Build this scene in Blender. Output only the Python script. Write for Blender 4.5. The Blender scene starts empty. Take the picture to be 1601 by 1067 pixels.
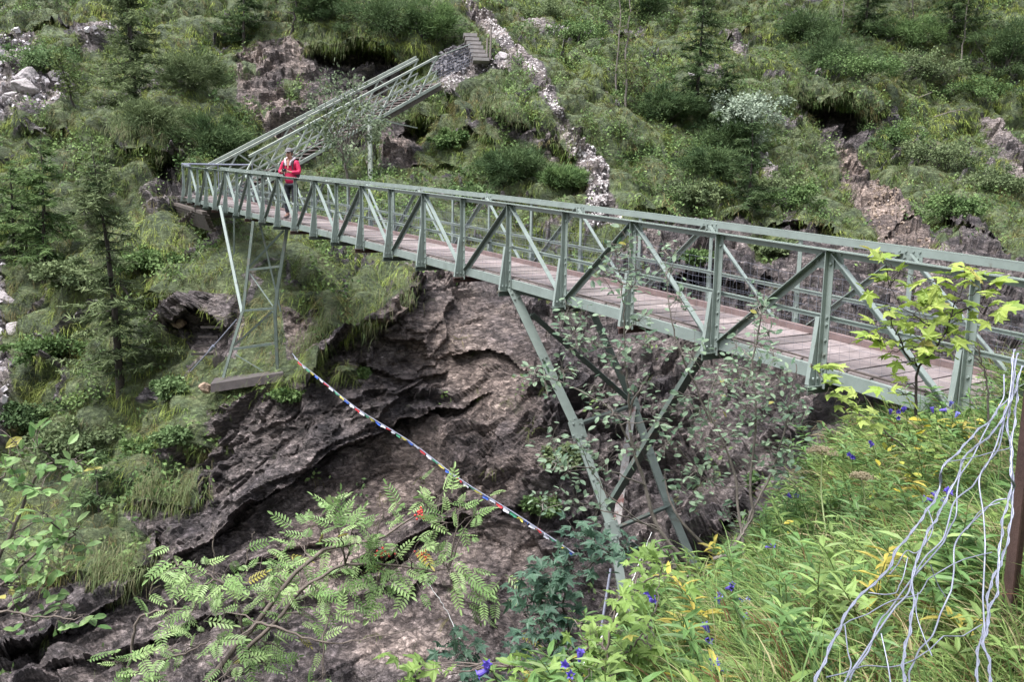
import bpy, math, random
import numpy as np
from mathutils import Vector

# ---------------------------------------------------------------- camera, world, sun, exposure
sc = bpy.context.scene
FPX, PITCH, ROLL = 1280.0, 0.16083, 0.01309
cp, sp, cr, sr = math.cos(PITCH), math.sin(PITCH), math.cos(ROLL), math.sin(ROLL)
_u = np.array([0, sp, cp]); _r = np.array([1.0, 0, 0])
RIGHT = cr*_r + sr*_u; UP = -sr*_r + cr*_u; FWD = np.array([0, cp, -sp])
cam_d = bpy.data.cameras.new('camera'); cam = bpy.data.objects.new('camera', cam_d)
sc.collection.objects.link(cam); sc.camera = cam
from mathutils import Matrix
cam.matrix_world = Matrix(((RIGHT[0], UP[0], -FWD[0], 0), (RIGHT[1], UP[1], -FWD[1], 0), (RIGHT[2], UP[2], -FWD[2], 0), (0, 0, 0, 1)))
cam_d.sensor_width = 36; cam_d.lens = 36*FPX/1601; cam_d.clip_start = 0.05; cam_d.clip_end = 600
SUN_EL, SUN_AZ = math.radians(68), math.radians(235)
w = bpy.data.worlds.new("World"); sc.world = w; w.use_nodes = True
nt = w.node_tree; nt.nodes.clear()
sky = nt.nodes.new('ShaderNodeTexSky'); sky.sky_type = 'NISHITA'; sky.sun_disc = False
sky.sun_elevation = SUN_EL; sky.sun_rotation = SUN_AZ; sky.dust_density = 4.0; sky.air_density = 1.0; sky.altitude = 900
hs = nt.nodes.new('ShaderNodeHueSaturation'); hs.inputs['Saturation'].default_value = 0.34   # cloud cover greys the blue
bg = nt.nodes.new('ShaderNodeBackground'); bg.inputs['Strength'].default_value = 0.095
wo = nt.nodes.new('ShaderNodeOutputWorld')
nt.links.new(sky.outputs[0], hs.inputs['Color']); nt.links.new(hs.outputs[0], bg.inputs['Color']); nt.links.new(bg.outputs[0], wo.inputs[0])
sl = bpy.data.lights.new('sun', 'SUN'); sl.energy = 1.5; sl.angle = math.radians(22); sl.color = (1.0, 0.97, 0.965)
so = bpy.data.objects.new('sun', sl); sc.collection.objects.link(so)
# light comes from behind and above the camera, slightly from the left
sd = Vector((-math.sin(SUN_AZ)*math.cos(SUN_EL)*-1, math.cos(SUN_AZ)*math.cos(SUN_EL), math.sin(SUN_EL)))
so.rotation_euler = sd.to_track_quat('Z', 'Y').to_euler()
sc.view_settings.view_transform = 'Standard'; sc.view_settings.look = 'None'
sc.view_settings.exposure = 2.22; sc.view_settings.gamma = 1.0

# ---------------------------------------------------------------- helpers
RNG = np.random.default_rng(7)
def at(px, py, d):
    """photo pixel (1601x1067) and distance along the view axis -> world point"""
    px = np.asarray(px, float); py = np.asarray(py, float); d = np.asarray(d, float)
    x = (px-800.5)/FPX*d; y = -(py-533.5)/FPX*d
    return x[..., None]*RIGHT + y[..., None]*UP + d[..., None]*FWD
def project(P):
    P = np.asarray(P, float); z = P@FWD
    return 800.5+FPX*(P@RIGHT)/z, 533.5-FPX*(P@UP)/z, z
def nrm(v):
    v = np.asarray(v, float); return v/np.maximum(np.linalg.norm(v, axis=-1, keepdims=True), 1e-9)
def sstep(a, b, x):
    t = np.clip((x-a)/(b-a), 0, 1); return t*t*(3-2*t)
_tab = np.random.default_rng(3).random(65536)
def vnoise(P):
    P = np.asarray(P, float); i = np.floor(P).astype(np.int64); f = P-i; f = f*f*f*(f*(f*6-15)+10)
    r = 0
    for a in (0, 1):
        for b in (0, 1):
            for c in (0, 1):
                h = ((i[..., 0]+a)*73856093) ^ ((i[..., 1]+b)*19349663) ^ ((i[..., 2]+c)*83492791)
                h = (h ^ (h >> 13)) & 65535
                wgt = (f[..., 0] if a else 1-f[..., 0])*(f[..., 1] if b else 1-f[..., 1])*(f[..., 2] if c else 1-f[..., 2])
                r = r+wgt*_tab[h]
    return r*2-1
def fbm(P, scale, octv=4, gain=.5, ridge=False, off=0.0):
    s = 0; a = 1.0; tot = 0; Q = np.asarray(P)/scale+off
    for k in range(octv):
        n = vnoise(Q+k*17.3)
        if ridge: n = 1-2*np.abs(n)
        s = s+a*n; tot += a; a *= gain; Q = Q*2.03
    return s/tot
def facets(P, scale, tilt, off=0, mask=None):
    """fractured-rock relief: every irregular cell gets its own height and its own tilted plane"""
    Q = np.asarray(P)/scale+off; Q = Q+.35*np.stack([vnoise(Q*1.7+5), vnoise(Q*1.7+15), vnoise(Q*1.7+25)], -1); i0 = np.floor(Q).astype(np.int64); best = np.full(Q.shape[:-1], 1e9); out = np.zeros(Q.shape[:-1])
    for a in (-1, 0, 1):
        for b in (-1, 0, 1):
            for c in (-1, 0, 1):
                k = i0+np.array([a, b, c]); h = (k[..., 0]*73856093) ^ (k[..., 1]*19349663) ^ (k[..., 2]*83492791); h = (h ^ (h >> 11)) & 65535
                r1, r2, r3, r4, r5 = _tab[h], _tab[(h+7919) & 65535], _tab[(h+15731) & 65535], _tab[(h+31337) & 65535], _tab[(h+48611) & 65535]
                dx, dy, dz = Q[..., 0]-k[..., 0]-r1, Q[..., 1]-k[..., 1]-r2, Q[..., 2]-k[..., 2]-r3; d = dx*dx+dy*dy+dz*dz; m = d < best; best = np.where(m, d, best)
                out = np.where(m, (r4-.5)+tilt*((r5-.5)*dx+(r1-.5)*dy*1.4+(r2-.3)*dz*1.4), out)
    return out
def polymask(px, py, poly, soft=6.0):
    """soft inside mask of a polygon, 0..1"""
    poly = np.array(poly, float); n = len(poly); inside = np.zeros(px.shape, bool); dm = np.full(px.shape, 1e9)
    m = (px > poly[:, 0].min()-60) & (px < poly[:, 0].max()+60) & (py > poly[:, 1].min()-60) & (py < poly[:, 1].max()+60)
    x = px[m]; y = py[m]; ins = np.zeros(x.shape, bool); d = np.full(x.shape, 1e9)
    for k in range(n):
        x0, y0 = poly[k]; x1, y1 = poly[(k+1) % n]
        c = ((y0 > y) != (y1 > y))
        with np.errstate(divide='ignore', invalid='ignore'):
            xi = (x1-x0)*(y-y0)/(y1-y0+1e-12)+x0
        ins ^= c & (x < xi)
        dx, dy = x1-x0, y1-y0; t = np.clip(((x-x0)*dx+(y-y0)*dy)/(dx*dx+dy*dy+1e-9), 0, 1)
        d = np.minimum(d, np.hypot(x-x0-t*dx, y-y0-t*dy))
    sd_ = np.where(ins, d, -d); out = np.zeros(px.shape); out[m] = sstep(-soft, soft, sd_); return out
def pline(px, py, pts):
    """signed distance to a polyline (positive on the side of smaller y for lines running left to right) and arc parameter 0..1"""
    pts = np.array(pts, float); best = np.full(px.shape, 1e9); sg = np.zeros(px.shape); tt = np.zeros(px.shape)
    L = np.r_[0, np.cumsum(np.hypot(*np.diff(pts, axis=0).T))]
    for k in range(len(pts)-1):
        x0, y0 = pts[k]; dx, dy = pts[k+1]-pts[k]
        t = np.clip(((px-x0)*dx+(py-y0)*dy)/(dx*dx+dy*dy), 0, 1)
        ex = px-x0-t*dx; ey = py-y0-t*dy; d = np.hypot(ex, ey); m = d < best
        best = np.where(m, d, best); sg = np.where(m, np.sign(-(dx*ey-dy*ex)), sg); tt = np.where(m, (L[k]+t*(L[k+1]-L[k]))/L[-1], tt)
    return best*sg, tt

def mat(name, rough=.7):
    m = bpy.data.materials.new(name); m.use_nodes = True; n = m.node_tree.nodes; b = n['Principled BSDF']
    b.inputs['Roughness'].default_value = rough; return m, n, m.node_tree.links, b
def ramp(n, stops):
    r = n.new('ShaderNodeValToRGB'); el = r.color_ramp.elements
    while len(el) < len(stops): el.new(.5)
    for e, (p, c) in zip(el, stops): e.position = p; e.color = (*c, 1) if len(c) == 3 else c
    return r
def noise_node(n, l, coord, scale, detail=6, rough=.6, mscale=None, rot=None, dist=0):
    t = n.new('ShaderNodeTexNoise'); t.inputs['Scale'].default_value = scale; t.inputs['Detail'].default_value = detail
    t.inputs['Roughness'].default_value = rough; t.inputs['Distortion'].default_value = dist
    if mscale or rot:
        mp = n.new('ShaderNodeMapping'); l.new(coord, mp.inputs[0])
        if mscale: mp.inputs['Scale'].default_value = mscale
        if rot: mp.inputs['Rotation'].default_value = rot
        l.new(mp.outputs[0], t.inputs['Vector'])
    else: l.new(coord, t.inputs['Vector'])
    return t
def mixc(n, l, fac, a, b, mode='MIX'):
    m = n.new('ShaderNodeMix'); m.data_type = 'RGBA'; m.blend_type = mode
    for s, v in ((0, fac), (6, a), (7, b)):
        if hasattr(v, 'is_output'): l.new(v, m.inputs[s])
        else: m.inputs[s].default_value = v if s == 0 else ((*v, 1) if len(v) == 3 else v)
    return m.outputs[2]

def leaf_mat(name, rough=.55, transl=.3, spec=.35, vary=.25):
    m, n, l, b = mat(name, rough)
    at_ = n.new('ShaderNodeAttribute'); at_.attribute_name = 'Col'
    tc = n.new('ShaderNodeTexCoord'); nz = noise_node(n, l, tc.outputs['Object'], 9, 4)
    r = ramp(n, [(.3, (1-vary,)*3), (.7, (1+vary,)*3)]); l.new(nz.outputs[0], r.inputs[0])
    c = mixc(n, l, 1.0, at_.outputs['Color'], r.outputs[0], 'MULTIPLY')
    l.new(c, b.inputs['Base Color']); b.inputs['Specular IOR Level'].default_value = spec
    if transl:
        tr = n.new('ShaderNodeBsdfTranslucent'); l.new(c, tr.inputs[0]); mx = n.new('ShaderNodeMixShader'); mx.inputs[0].default_value = transl
        l.new(b.outputs[0], mx.inputs[1]); l.new(tr.outputs[0], mx.inputs[2]); l.new(mx.outputs[0], n['Material Output'].inputs[0])
    return m
def plain_mat(name, col, rough=.6, scale=8, vary=.3, metal=0, bump=0.0, dirt=None, spec=.5):
    m, n, l, b = mat(name, rough); tc = n.new('ShaderNodeTexCoord'); nz = noise_node(n, l, tc.outputs['Object'], scale, 8, .65)
    r = ramp(n, [(.28, tuple(c*(1-vary) for c in col)), (.72, tuple(min(1, c*(1+vary)) for c in col))]); l.new(nz.outputs[0], r.inputs[0]); out = r.outputs[0]
    if dirt:
        n2 = noise_node(n, l, tc.outputs['Object'], dirt[1], 7, .7); r2 = ramp(n, [(dirt[2], (0, 0, 0)), (dirt[2]+.12, (1, 1, 1))]); l.new(n2.outputs[0], r2.inputs[0])
        out = mixc(n, l, r2.outputs[0], out, dirt[0])
    l.new(out, b.inputs['Base Color']); b.inputs['Metallic'].default_value = metal; b.inputs['Specular IOR Level'].default_value = spec
    if bump:
        bp = n.new('ShaderNodeBump'); bp.inputs['Strength'].default_value = bump; bp.inputs['Distance'].default_value = .01
        n3 = noise_node(n, l, tc.outputs['Object'], scale*6, 6, .7); l.new(n3.outputs[0], bp.inputs['Height']); l.new(bp.outputs[0], b.inputs['Normal'])
    return m

class G:
    """collects faces and builds ONE mesh object"""
    def __init__(s): s.v = []; s.f = []; s.c = []; s.n = 0
    def add(s, V, F, C=None):
        V = np.asarray(V, float).reshape(-1, 3); F = np.asarray(F)
        s.v.append(V); s.f.append(F+s.n); s.n += len(V)
        s.c.append(np.broadcast_to(np.asarray((1, 1, 1) if C is None else C, float), (len(V), 3)))
    def box(s, c, ax, hs_, C=None):
        """centre, 3 axes rows, half sizes"""
        c = np.asarray(c, float); ax = np.asarray(ax, float)
        k = np.array([[i, j, m] for i in (-1, 1) for j in (-1, 1) for m in (-1, 1)])*np.asarray(hs_)
        s.add(c+k@ax, [[0, 1, 3, 2], [4, 6, 7, 5], [0, 4, 5, 1], [2, 3, 7, 6], [0, 2, 6, 4], [1, 5, 7, 3]], C)
    def bar(s, a, b, w_, h_, up=(0, 0, 1), C=None):
        a = np.asarray(a, float); b = np.asarray(b, float); d = nrm(b-a); x = nrm(np.cross(d, up)); z = np.cross(x, d)
        s.box((a+b)/2, [x, d, z], (w_/2, np.linalg.norm(b-a)/2, h_/2), C)
    def angle(s, a, b, leg, thk, ua, ub, C=None):
        """L profile from a to b; one leg along ua, the other along ub"""
        a = np.asarray(a, float); b = np.asarray(b, float); d = nrm(b-a); ua = nrm(ua-np.dot(ua, d)*d); ub = nrm(ub-np.dot(ub, d)*d-np.dot(ub, ua)*ua)
        L = np.linalg.norm(b-a); m = (a+b)/2
        pr = [(0, 0), (leg, 0), (leg, thk), (thk, thk), (thk, leg), (0, leg)]
        V = [p+ua*x+ub*y for p in (a, b) for x, y in pr]; n = 6
        F = [[0, 1, 2, 3], [0, 3, 4, 5], [9, 8, 7, 6], [11, 10, 9, 6]]+[[i, (i+1) % n, (i+1) % n+n, i+n] for i in range(n)]
        s.add(V, F, C)
    def tube(s, pts, rad, k=6, C=None, cap=True):
        P = np.asarray(pts, float); m = len(P); rad = np.broadcast_to(rad, (m,)); T = nrm(np.gradient(P, axis=0))
        ref = np.array([0, 0, 1.0]) if abs(T[:, 2]).mean() < .8 else np.array([1.0, 0, 0])
        X = nrm(np.cross(T, ref)); Y = np.cross(T, X); a = np.arange(k)/k*2*math.pi
        V = P[:, None]+rad[:, None, None]*(np.cos(a)[None, :, None]*X[:, None]+np.sin(a)[None, :, None]*Y[:, None])
        i = np.arange(m-1)[:, None]*k; j = np.arange(k)[None]; F = np.stack([i+j, i+(j+1) % k, i+k+(j+1) % k, i+k+j], -1).reshape(-1, 4)
        s.add(V, F, C)
        if cap:
            s.add(V[0], [list(range(k))[::-1]], C); s.add(V[-1], [list(range(k))], C)
    def bolt(s, p, nrm_, r=.016, h=.014):
        nn = nrm(nrm_); x = nrm(np.cross(nn, (0.3, .2, .9))); y = np.cross(nn, x); a = np.arange(6)/6*2*math.pi; p = np.asarray(p)
        ring = r*(np.cos(a)[:, None]*x+np.sin(a)[:, None]*y); V = np.r_[p+ring, p+ring*.85+nn*h]
        s.add(V, [[i, (i+1) % 6, (i+1) % 6+6, i+6] for i in range(6)]); s.add(V[6:], [[0, 1, 2, 3], [0, 3, 4, 5]])
    def inst(s, tv, tf, P, X, Y, Z, S, C, jit=0):
        """copies of a template: tv verts, tf faces, P origins, frame X,Y,Z, scale S, colours C (N,3)"""
        N = len(P); tv = np.asarray(tv, float); tf = np.asarray(tf); S = np.broadcast_to(np.asarray(S, float), (N,))
        V = P[:, None]+S[:, None, None]*(tv[None, :, 0:1]*X[:, None]+tv[None, :, 1:2]*Y[:, None]+tv[None, :, 2:3]*Z[:, None])
        F = (tf[None]+(np.arange(N)*len(tv))[:, None, None]).reshape(-1, tf.shape[1])
        Cc = np.repeat(C, len(tv), axis=0); s.add(V.reshape(-1, 3), F, Cc)
    def mesh(s, name, col=False, smooth=False):
        V = np.concatenate(s.v); me = bpy.data.meshes.new(name)
        loops = np.concatenate([f.ravel() for f in s.f]); cnt = np.concatenate([np.full(len(f), f.shape[1]) for f in s.f])
        me.vertices.add(len(V)); me.vertices.foreach_set('co', V.astype(np.float32).ravel())
        me.loops.add(len(loops)); me.loops.foreach_set('vertex_index', loops.astype(np.int32))
        me.polygons.add(len(cnt)); me.polygons.foreach_set('loop_start', np.r_[0, np.cumsum(cnt)[:-1]].astype(np.int32)); me.polygons.foreach_set('loop_total', cnt.astype(np.int32))
        if col:
            c = np.concatenate(s.c); a = me.color_attributes.new('Col', 'FLOAT_COLOR', 'POINT'); a.data.foreach_set('color', np.c_[c, np.ones(len(c))].astype(np.float32).ravel())
        me.update(calc_edges=True)
        me.polygons.foreach_set('use_smooth', np.full(len(cnt), bool(smooth)))
        return me
    def obj(s, name, material, parent=None, col=False, smooth=False):
        me = s.mesh(name, col, smooth); me.materials.append(material); o = bpy.data.objects.new(name, me); sc.collection.objects.link(o)
        if parent is not None:
            o.parent = parent; o.matrix_parent_inverse = Matrix.Translation(-Vector(parent.location))
            if parent.type == 'MESH': o.matrix_parent_inverse = Matrix.Identity(4)
        return o
def tag(o, label=None, cat=None, group=None, kind=None):
    if label: o['label'] = label
    if cat: o['category'] = cat
    if group: o['group'] = group
    if kind: o['kind'] = kind
    return o
def thing(name, label, cat, loc=(0, 0, 0), group=None):
    o = bpy.data.objects.new(name, None); sc.collection.objects.link(o); o.location = tuple(float(x) for x in loc); o.empty_display_size = .1
    return tag(o, label, cat, group)

# ---------------------------------------------------------------- far hillside and gorge wall
CTRL = [  # photo x, y, distance
 (-350,-350,62),(200,-350,62),(800,-350,66),(1400,-350,66),(1950,-350,64),(0,0,46),(100,100,40),(300,30,44),(500,20,46),(640,30,45),(745,80,44),(900,0,52),(1150,40,52),(1400,30,52),(1601,60,50),(1950,100,48),
 (-350,200,38),(30,130,38),(50,300,33),(200,300,32),(300,200,36),(285,330,31),(400,120,42),(520,110,43),(620,120,44),(700,140,41),(690,200,39.5),(640,160,42.5),(650,250,38),(580,270,36.5),(560,330,33),(500,300,35),(800,160,38),(850,120,40),(780,270,36),(930,250,36),(1100,150,43),(1150,280,38),(1300,200,43),(1330,300,39),(1500,250,44),(1600,260,44),
 (350,420,26),(370,500,25.5),(300,540,25.3),(250,470,27),(150,500,27),(0,500,29),(-350,500,28),(345,598,23.2),(440,580,22.4),(480,520,24),(560,470,24.3),(470,400,26),(620,430,24.5),(700,450,25.5),(760,480,25),
 (200,650,24),(60,650,25),(300,760,22),(120,870,21),(0,1000,19.5),(-350,900,20),(300,900,20.5),(550,720,22),(700,600,24),(760,750,21),(560,900,20),(700,1000,18.5),(300,1200,16),(700,1300,15),(-300,1350,14),
 (850,600,22),(900,850,19),(1000,1000,16.5),(1050,700,21),(1200,620,20.5),(1150,850,17.5),(1250,720,18),(1350,660,17),(1500,700,15),(1100,1300,14),(1500,1200,12),(1950,900,13),
 (950,400,30),(1050,480,26),(1150,430,29),(1300,460,27),(1400,400,31),(1500,450,26.5),(1600,440,28),(1600,560,22),(1950,500,25),(1420,560,22)]
_c = np.array(CTRL, float); _x = _c[:, :2]/400; _l = np.log(_c[:, 2])
def _tps(r2): return .5*r2*np.log(r2+1e-9)
_d2 = ((_x[:, None]-_x[None])**2).sum(-1); _N = len(_x)
_A = np.zeros((_N+3, _N+3)); _A[:_N, :_N] = _tps(_d2)+np.eye(_N)*.006; _A[:_N, _N] = 1; _A[:_N, _N+1:] = _x; _A[_N:, :_N] = _A[:_N, _N:].T
_w = np.linalg.solve(_A, np.r_[_l, 0, 0, 0])
def base_depth(px, py):
    q = np.stack([np.asarray(px, float), np.asarray(py, float)], -1)/400; out = _w[_N]+q@_w[_N+1:]
    for k in range(_N): out = out+_w[k]*_tps(((q-_x[k])**2).sum(-1))
    return np.exp(out)

# ledges and clefts: line, step in metres, reach above (px), reach below (px)
STEPS = [
 ([(-60,1070),(60,1012),(140,960),(250,905),(330,858),(380,803),(440,765),(520,702),(620,668),(700,640),(780,615)], 1.15, 60, 55),
 ([(600,905),(640,842),(700,818),(760,800),(840,798)], 1.0, 30, 45),
 ([(640,935),(690,880),(560,905),(500,900)], .5, 20, 30),
 ([(470,620),(500,560),(560,527),(625,505),(660,440)], 1.1, 40, 50),
 ([(-40,905),(110,893),(190,908),(240,890),(250,830)], .9, 45, 30),
 ([(200,800),(310,790),(330,740)], .6, 30, 25),
 ([(740,150),(790,188),(845,205),(885,235),(900,262)], 1.4, 45, 35),
 ([(640,175),(690,205),(730,195),(780,235)], .8, 25, 25),
 ([(1225,135),(1280,165),(1330,172),(1385,190)], 2.6, 50, 45),
 ([(455,75),(520,85),(580,62),(650,100)], 2.2, 45, 40),
 ([(190,245),(245,235),(300,255)], 1.5, 35, 60),
 ([(255,500),(310,488),(365,520)], 1.4, 30, 30),
 ([(950,350),(1100,335),(1240,352),(1380,385),(1460,330),(1601,400)], .9, 40, 60),
 ([(1010,450),(1080,425),(1180,450)], 1.2, 35, 40),
 ([(1460,345),(1520,330),(1590,370)], .8, 30, 30),
 ([(1040,890),(1120,850),(1180,818),(1260,780)], .9, 40, 40),
 ([(1240,690),(1330,660),(1420,690)], 1.0, 40, 50),
 ([(700,560),(760,545),(830,570)], .5, 40, 50),
 ([(560,570),(640,600),(700,590)], .35, 30, 40),
 ([(360,900),(450,860),(520,850)], .4, 30, 40),
 ([(80,1067),(180,1030),(300,990),(420,960)], .6, 40, 50),
 ([(0,70),(60,55),(130,45)], .6, 30, 30), ([(0,190),(60,200),(115,190)], .6, 30, 30),
 ([(205,465),(260,455),(330,462)], .8, 30, 30),
 ([(860,45),(930,60),(1000,58)], .8, 25, 25), ([(700,60),(760,100),(800,110)],.5,20,25),
 ([(1120,60),(1170,50)], .8, 25, 30), ([(640,260),(700,250),(760,300)], .8, 30, 30),
]
def axis(lo, a, b, hi, fine, coarse):
    return np.r_[np.arange(lo, a, coarse), np.arange(a, b, fine), np.arange(b, hi+1, coarse)]
gx = axis(-360, -30, 1640, 1960, 2.6, 14); gy = axis(-360, -24, 1100, 1420, 2.6, 14)
PX, PY = np.meshgrid(gx, gy); H_, W_ = PX.shape
D0 = base_depth(PX, PY)
Q = np.stack([PX/120, PY/120, 0*PX], -1)
wx = fbm(Q, 1.0, 4)*16+fbm(Q, .22, 3)*5; wy = fbm(Q, 1.0, 4, off=31.0)*16+fbm(Q, .22, 3, off=9.)*5
dd = np.zeros_like(D0)
for pts, A, up_, dn in STEPS:
    pts = sorted(pts, key=lambda p: p[0]) if pts[0][0] > pts[-1][0] else pts
    s, t = pline(PX+wx, PY+wy, pts); tap = sstep(0, .12, t)*(1-sstep(.88, 1, t)); near = np.exp(-np.maximum(np.abs(s)-0, 0)/400)
    prof = np.where(s > 0, -A*np.exp(-s/up_)*.62, A*(np.exp(s/(dn*.30))*.42+np.exp(s/(dn*1.2))*.10))
    prof = prof*np.where((t <= 0) | (t >= 1), np.exp(-np.abs(s)/25)*0, 1)
    dd += prof*tap
for pl_, A_ in (([(1255,165),(1330,178),(1378,185),(1350,222),(1300,226),(1270,205)], 3.0), ([(285,503),(352,510),(362,548),(330,562),(298,535)], .6), ([(238,242),(290,250),(285,300),(250,290)], 1.6), ([(625,215),(660,190),(705,150),(712,172),(660,230)], 2.5),
    ([(1035,442),(1110,428),(1125,470),(1050,482)], 2.5), ([(1290,690),(1350,680),(1360,720),(1290,740)], 1.5), ([(560,890),(600,872),(640,880),(600,905),(565,912)], 1.2), ([(480,80),(560,82),(610,72),(625,95),(560,110),(490,105)], 1.5), ([(1150,470),(1200,450),(1230,500),(1160,520)], 1.6)):
    dd += A_*polymask(PX+wx*.6, PY+wy*.6, pl_, 7)
D1 = D0+dd

# what grows or lies where: 0 grass, 1 rock; tone: 0 dark wet rock .. 1 pale limestone
jx, jy = PX+wx*.55, PY+wy*.55
ROCK = np.zeros_like(D0); TONE = np.zeros_like(D0); WARM = np.zeros_like(D0)
def paint(poly, rock, tone=None, warm=None, soft=7, k=1.0):
    global ROCK, TONE, WARM
    m = polymask(jx, jy, poly, soft)*k; ROCK = ROCK*(1-m)+rock*m
    if tone is not None: TONE = TONE*(1-m)+tone*m
    if warm is not None: WARM = WARM*(1-m)+warm*m
paint([(-400,935),(60,905),(120,898),(225,900),(238,850),(195,815),(205,790),(310,790),(318,740),(245,715),(232,700),(330,695),(330,640),(365,620),(450,595),(485,555),(500,520),(560,520),(612,492),(650,430),(720,430),(800,458),(900,480),(1010,350),(1100,345),(1180,350),(1240,352),(1300,370),(1370,395),(1480,390),(1480,330),(1530,330),(1575,405),(2100,430),(2100,1500),(-400,1500)], 1, .12, .35)
paint([(640,430),(800,460),(860,560),(860,700),(760,820),(600,900),(420,960),(430,860),(540,720),(640,670),(720,630),(600,520)], 1, .25, .8, 25)   # browner face
paint([(600,830),(760,800),(860,830),(900,960),(640,1060),(450,1060),(520,900)], 1, .3, .75, 25)
paint([(1130,700),(1260,680),(1280,760),(1180,820),(1110,800)],1,.32,.3,15)
paint([(222,485),(260,455),(370,462),(385,500),(370,560),(320,560),(300,545),(285,520),(240,505)], 1, .5, .35)
paint([(440,470),(480,490),(500,520),(490,560),(450,560)], 1, .35, .8)
paint([(-400,300),(2,400),(18,440),(18,500),(10,530),(24,600),(8,690),(-400,760)], 1, .8, .2)
paint([(-60,50),(65,62),(55,100),(30,130),(60,120),(112,120),(105,165),(60,185),(0,178),(-60,180)], 1, .72, .15, k=.95)
paint([(118,45),(185,40),(180,62),(130,85)], 1, .6, .3)
paint([(366,85),(400,62),(470,75),(520,88),(590,72),(645,100),(610,130),(600,150),(520,160),(470,195),(420,218),(400,190),(372,175)], 1, .45, .8)
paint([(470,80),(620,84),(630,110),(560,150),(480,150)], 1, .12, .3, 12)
paint([(235,240),(290,236),(292,330),(250,320)], 1, .15, .2)
SCREE = [(690,-20),(712,-10),(766,28),(805,75),(848,98),(862,130),(879,170),(908,205),(932,238),(945,262),(947,300),(966,330),(976,362),(916,382),(917,310),(899,262),(875,205),(852,165),(837,130),(800,94),(764,60),(728,28)]
paint(SCREE, 1, .72, .4, 9)
paint([(690,85),(735,78),(770,95),(800,92),(795,105),(740,108),(700,150),(685,130)],1,.75,.3)
paint([(800,22),(870,42),(940,58),(960,70),(905,66),(840,55)], 1, .8, .3, 5, k=.8); paint([(1130,40),(1150,45),(1165,85),(1155,98),(1138,70)], 1, .6, .3)
paint([(1085,100),(1130,110),(1120,128),(1080,118)],1,.6,.3,k=.8)
paint([(1180,228),(1198,236),(1232,300),(1245,345),(1225,355),(1200,290)], 1, .55, .2, 4)
paint([(1305,225),(1345,238),(1378,290),(1425,325),(1455,372),(1475,410),(1380,392),(1345,330),(1325,280)], 1, .40, 1.0)
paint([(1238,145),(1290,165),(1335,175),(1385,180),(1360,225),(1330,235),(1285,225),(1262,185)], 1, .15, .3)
paint([(1535,178),(1560,185),(1590,230),(1640,250),(1640,310),(1590,290),(1555,240)], 1, .4, .35)
paint([(600,190),(650,200),(665,235),(640,250),(600,235)], 1, .15, .4); paint([(600,215),(640,225),(660,260),(600,265)],1,.4,.8)
paint([(750,160),(800,190),(850,205),(885,240),(870,250),(820,225),(760,190)], 1, .08, .3)  # shadow crevice under the grass hummock, painted as very dark rock tone
paint([(860,330),(905,330),(900,360),(860,350)],1,.5,.4,k=.6)
LOCK = polymask(jx, jy, SCREE, 6)
# grass cushions on the cliff
for pl in ([(120,840),(190,835),(236,870),(215,898),(140,888)], [(180,728),(240,720),(310,742),(312,780),(250,785),(190,770)], [(335,605),(400,597),(385,625),(345,645)], [(455,560),(500,565),(490,590),(460,585)],
           [(520,585),(545,575),(560,590),(530,600)], [(1160,365),(1215,350),(1235,395),(1190,412)], [(1370,235),(1420,280),(1440,240)], [(1475,345),(1500,350),(1500,385),(1460,380)], [(1400,505),(1430,500),(1440,530)],
           [(440,130),(465,135),(462,160),(442,158)], [(375,105),(400,110),(400,130),(378,128)], [(390,160),(420,170),(410,190)], [(295,540),(370,560),(440,540),(450,572),(330,592)]):
    paint(pl, 0, soft=5)
TONE = np.clip(TONE+.16*fbm(Q, .5, 4, off=5.), 0, 1)
P0 = at(PX, PY, D1)
patch = fbm(P0, 2.6, 4, off=77.)+.35*fbm(P0, .7, 3, off=4.)
ROCK = np.clip(ROCK+(1-ROCK)*sstep(.50, .66, patch)*.8-ROCK*sstep(.62, .8, fbm(P0, 1.6, 4, off=12.))*.8*(PY < 560)*(1-LOCK), 0, 1)
# relief: normals of the smooth base, so steps do not fold
B0 = at(PX, PY, D0+.6*dd*0)
Nx = np.gradient(B0, axis=1); Ny = np.gradient(B0, axis=0); NM = nrm(np.cross(Nx, Ny)); NM = NM*np.sign(-(NM*nrm(B0)).sum(-1, keepdims=True))
sdir = nrm(RIGHT*.82+UP*.50+FWD*.27); sn = nrm(UP*.85-RIGHT*.52); st = np.cross(sdir, sn)
SC = np.stack([P0@sdir/2.4, P0@sn, P0@st/1.5], -1)
def slabs(per, warp, off):
    t = (P0@sn)/per+warp*fbm(SC, 1.1, 4, off=off)+.35*fbm(P0, .35, 3, off=off+3); f = t-np.floor(t); amp = .5+.5*vnoise(np.stack([np.floor(t)*3.7+off, P0@sdir/1.6, 0*t], -1))
    return (1-f)*sstep(0, .10, f)*amp
rr = slabs(1.25, 1.5, 3.)*.36+slabs(.42, 1.6, 9.)*.10
FC = np.stack([P0@sdir/1.9, P0@sn, P0@st/1.3], -1)
rr += facets(FC, 1.1, 1.9, 3.)*.42+facets(FC, .42, 1.9, 13.)*.19+facets(FC, .17, 1.8, 23.)*.06
rr += fbm(SC, 1.2, 3, .5, True, 1.)*.12+fbm(P0, 3.0, 2)*.45
hum = np.abs(vnoise(P0/2.5+3.3+.5*fbm(P0, 1.5, 2)[..., None])); hum2 = np.abs(vnoise(P0/1.05+9.1)); ss = .5*fbm(P0, 4.5, 2, off=3.)+1.75*np.sqrt(hum+.01)*.8+.50*hum2+.14*fbm(P0, .4, 3, off=8.)-.95
CREASE = sstep(.085, .02, hum)*sstep(-.3, .1, fbm(P0, 3.5, 2, off=64.))
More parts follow.
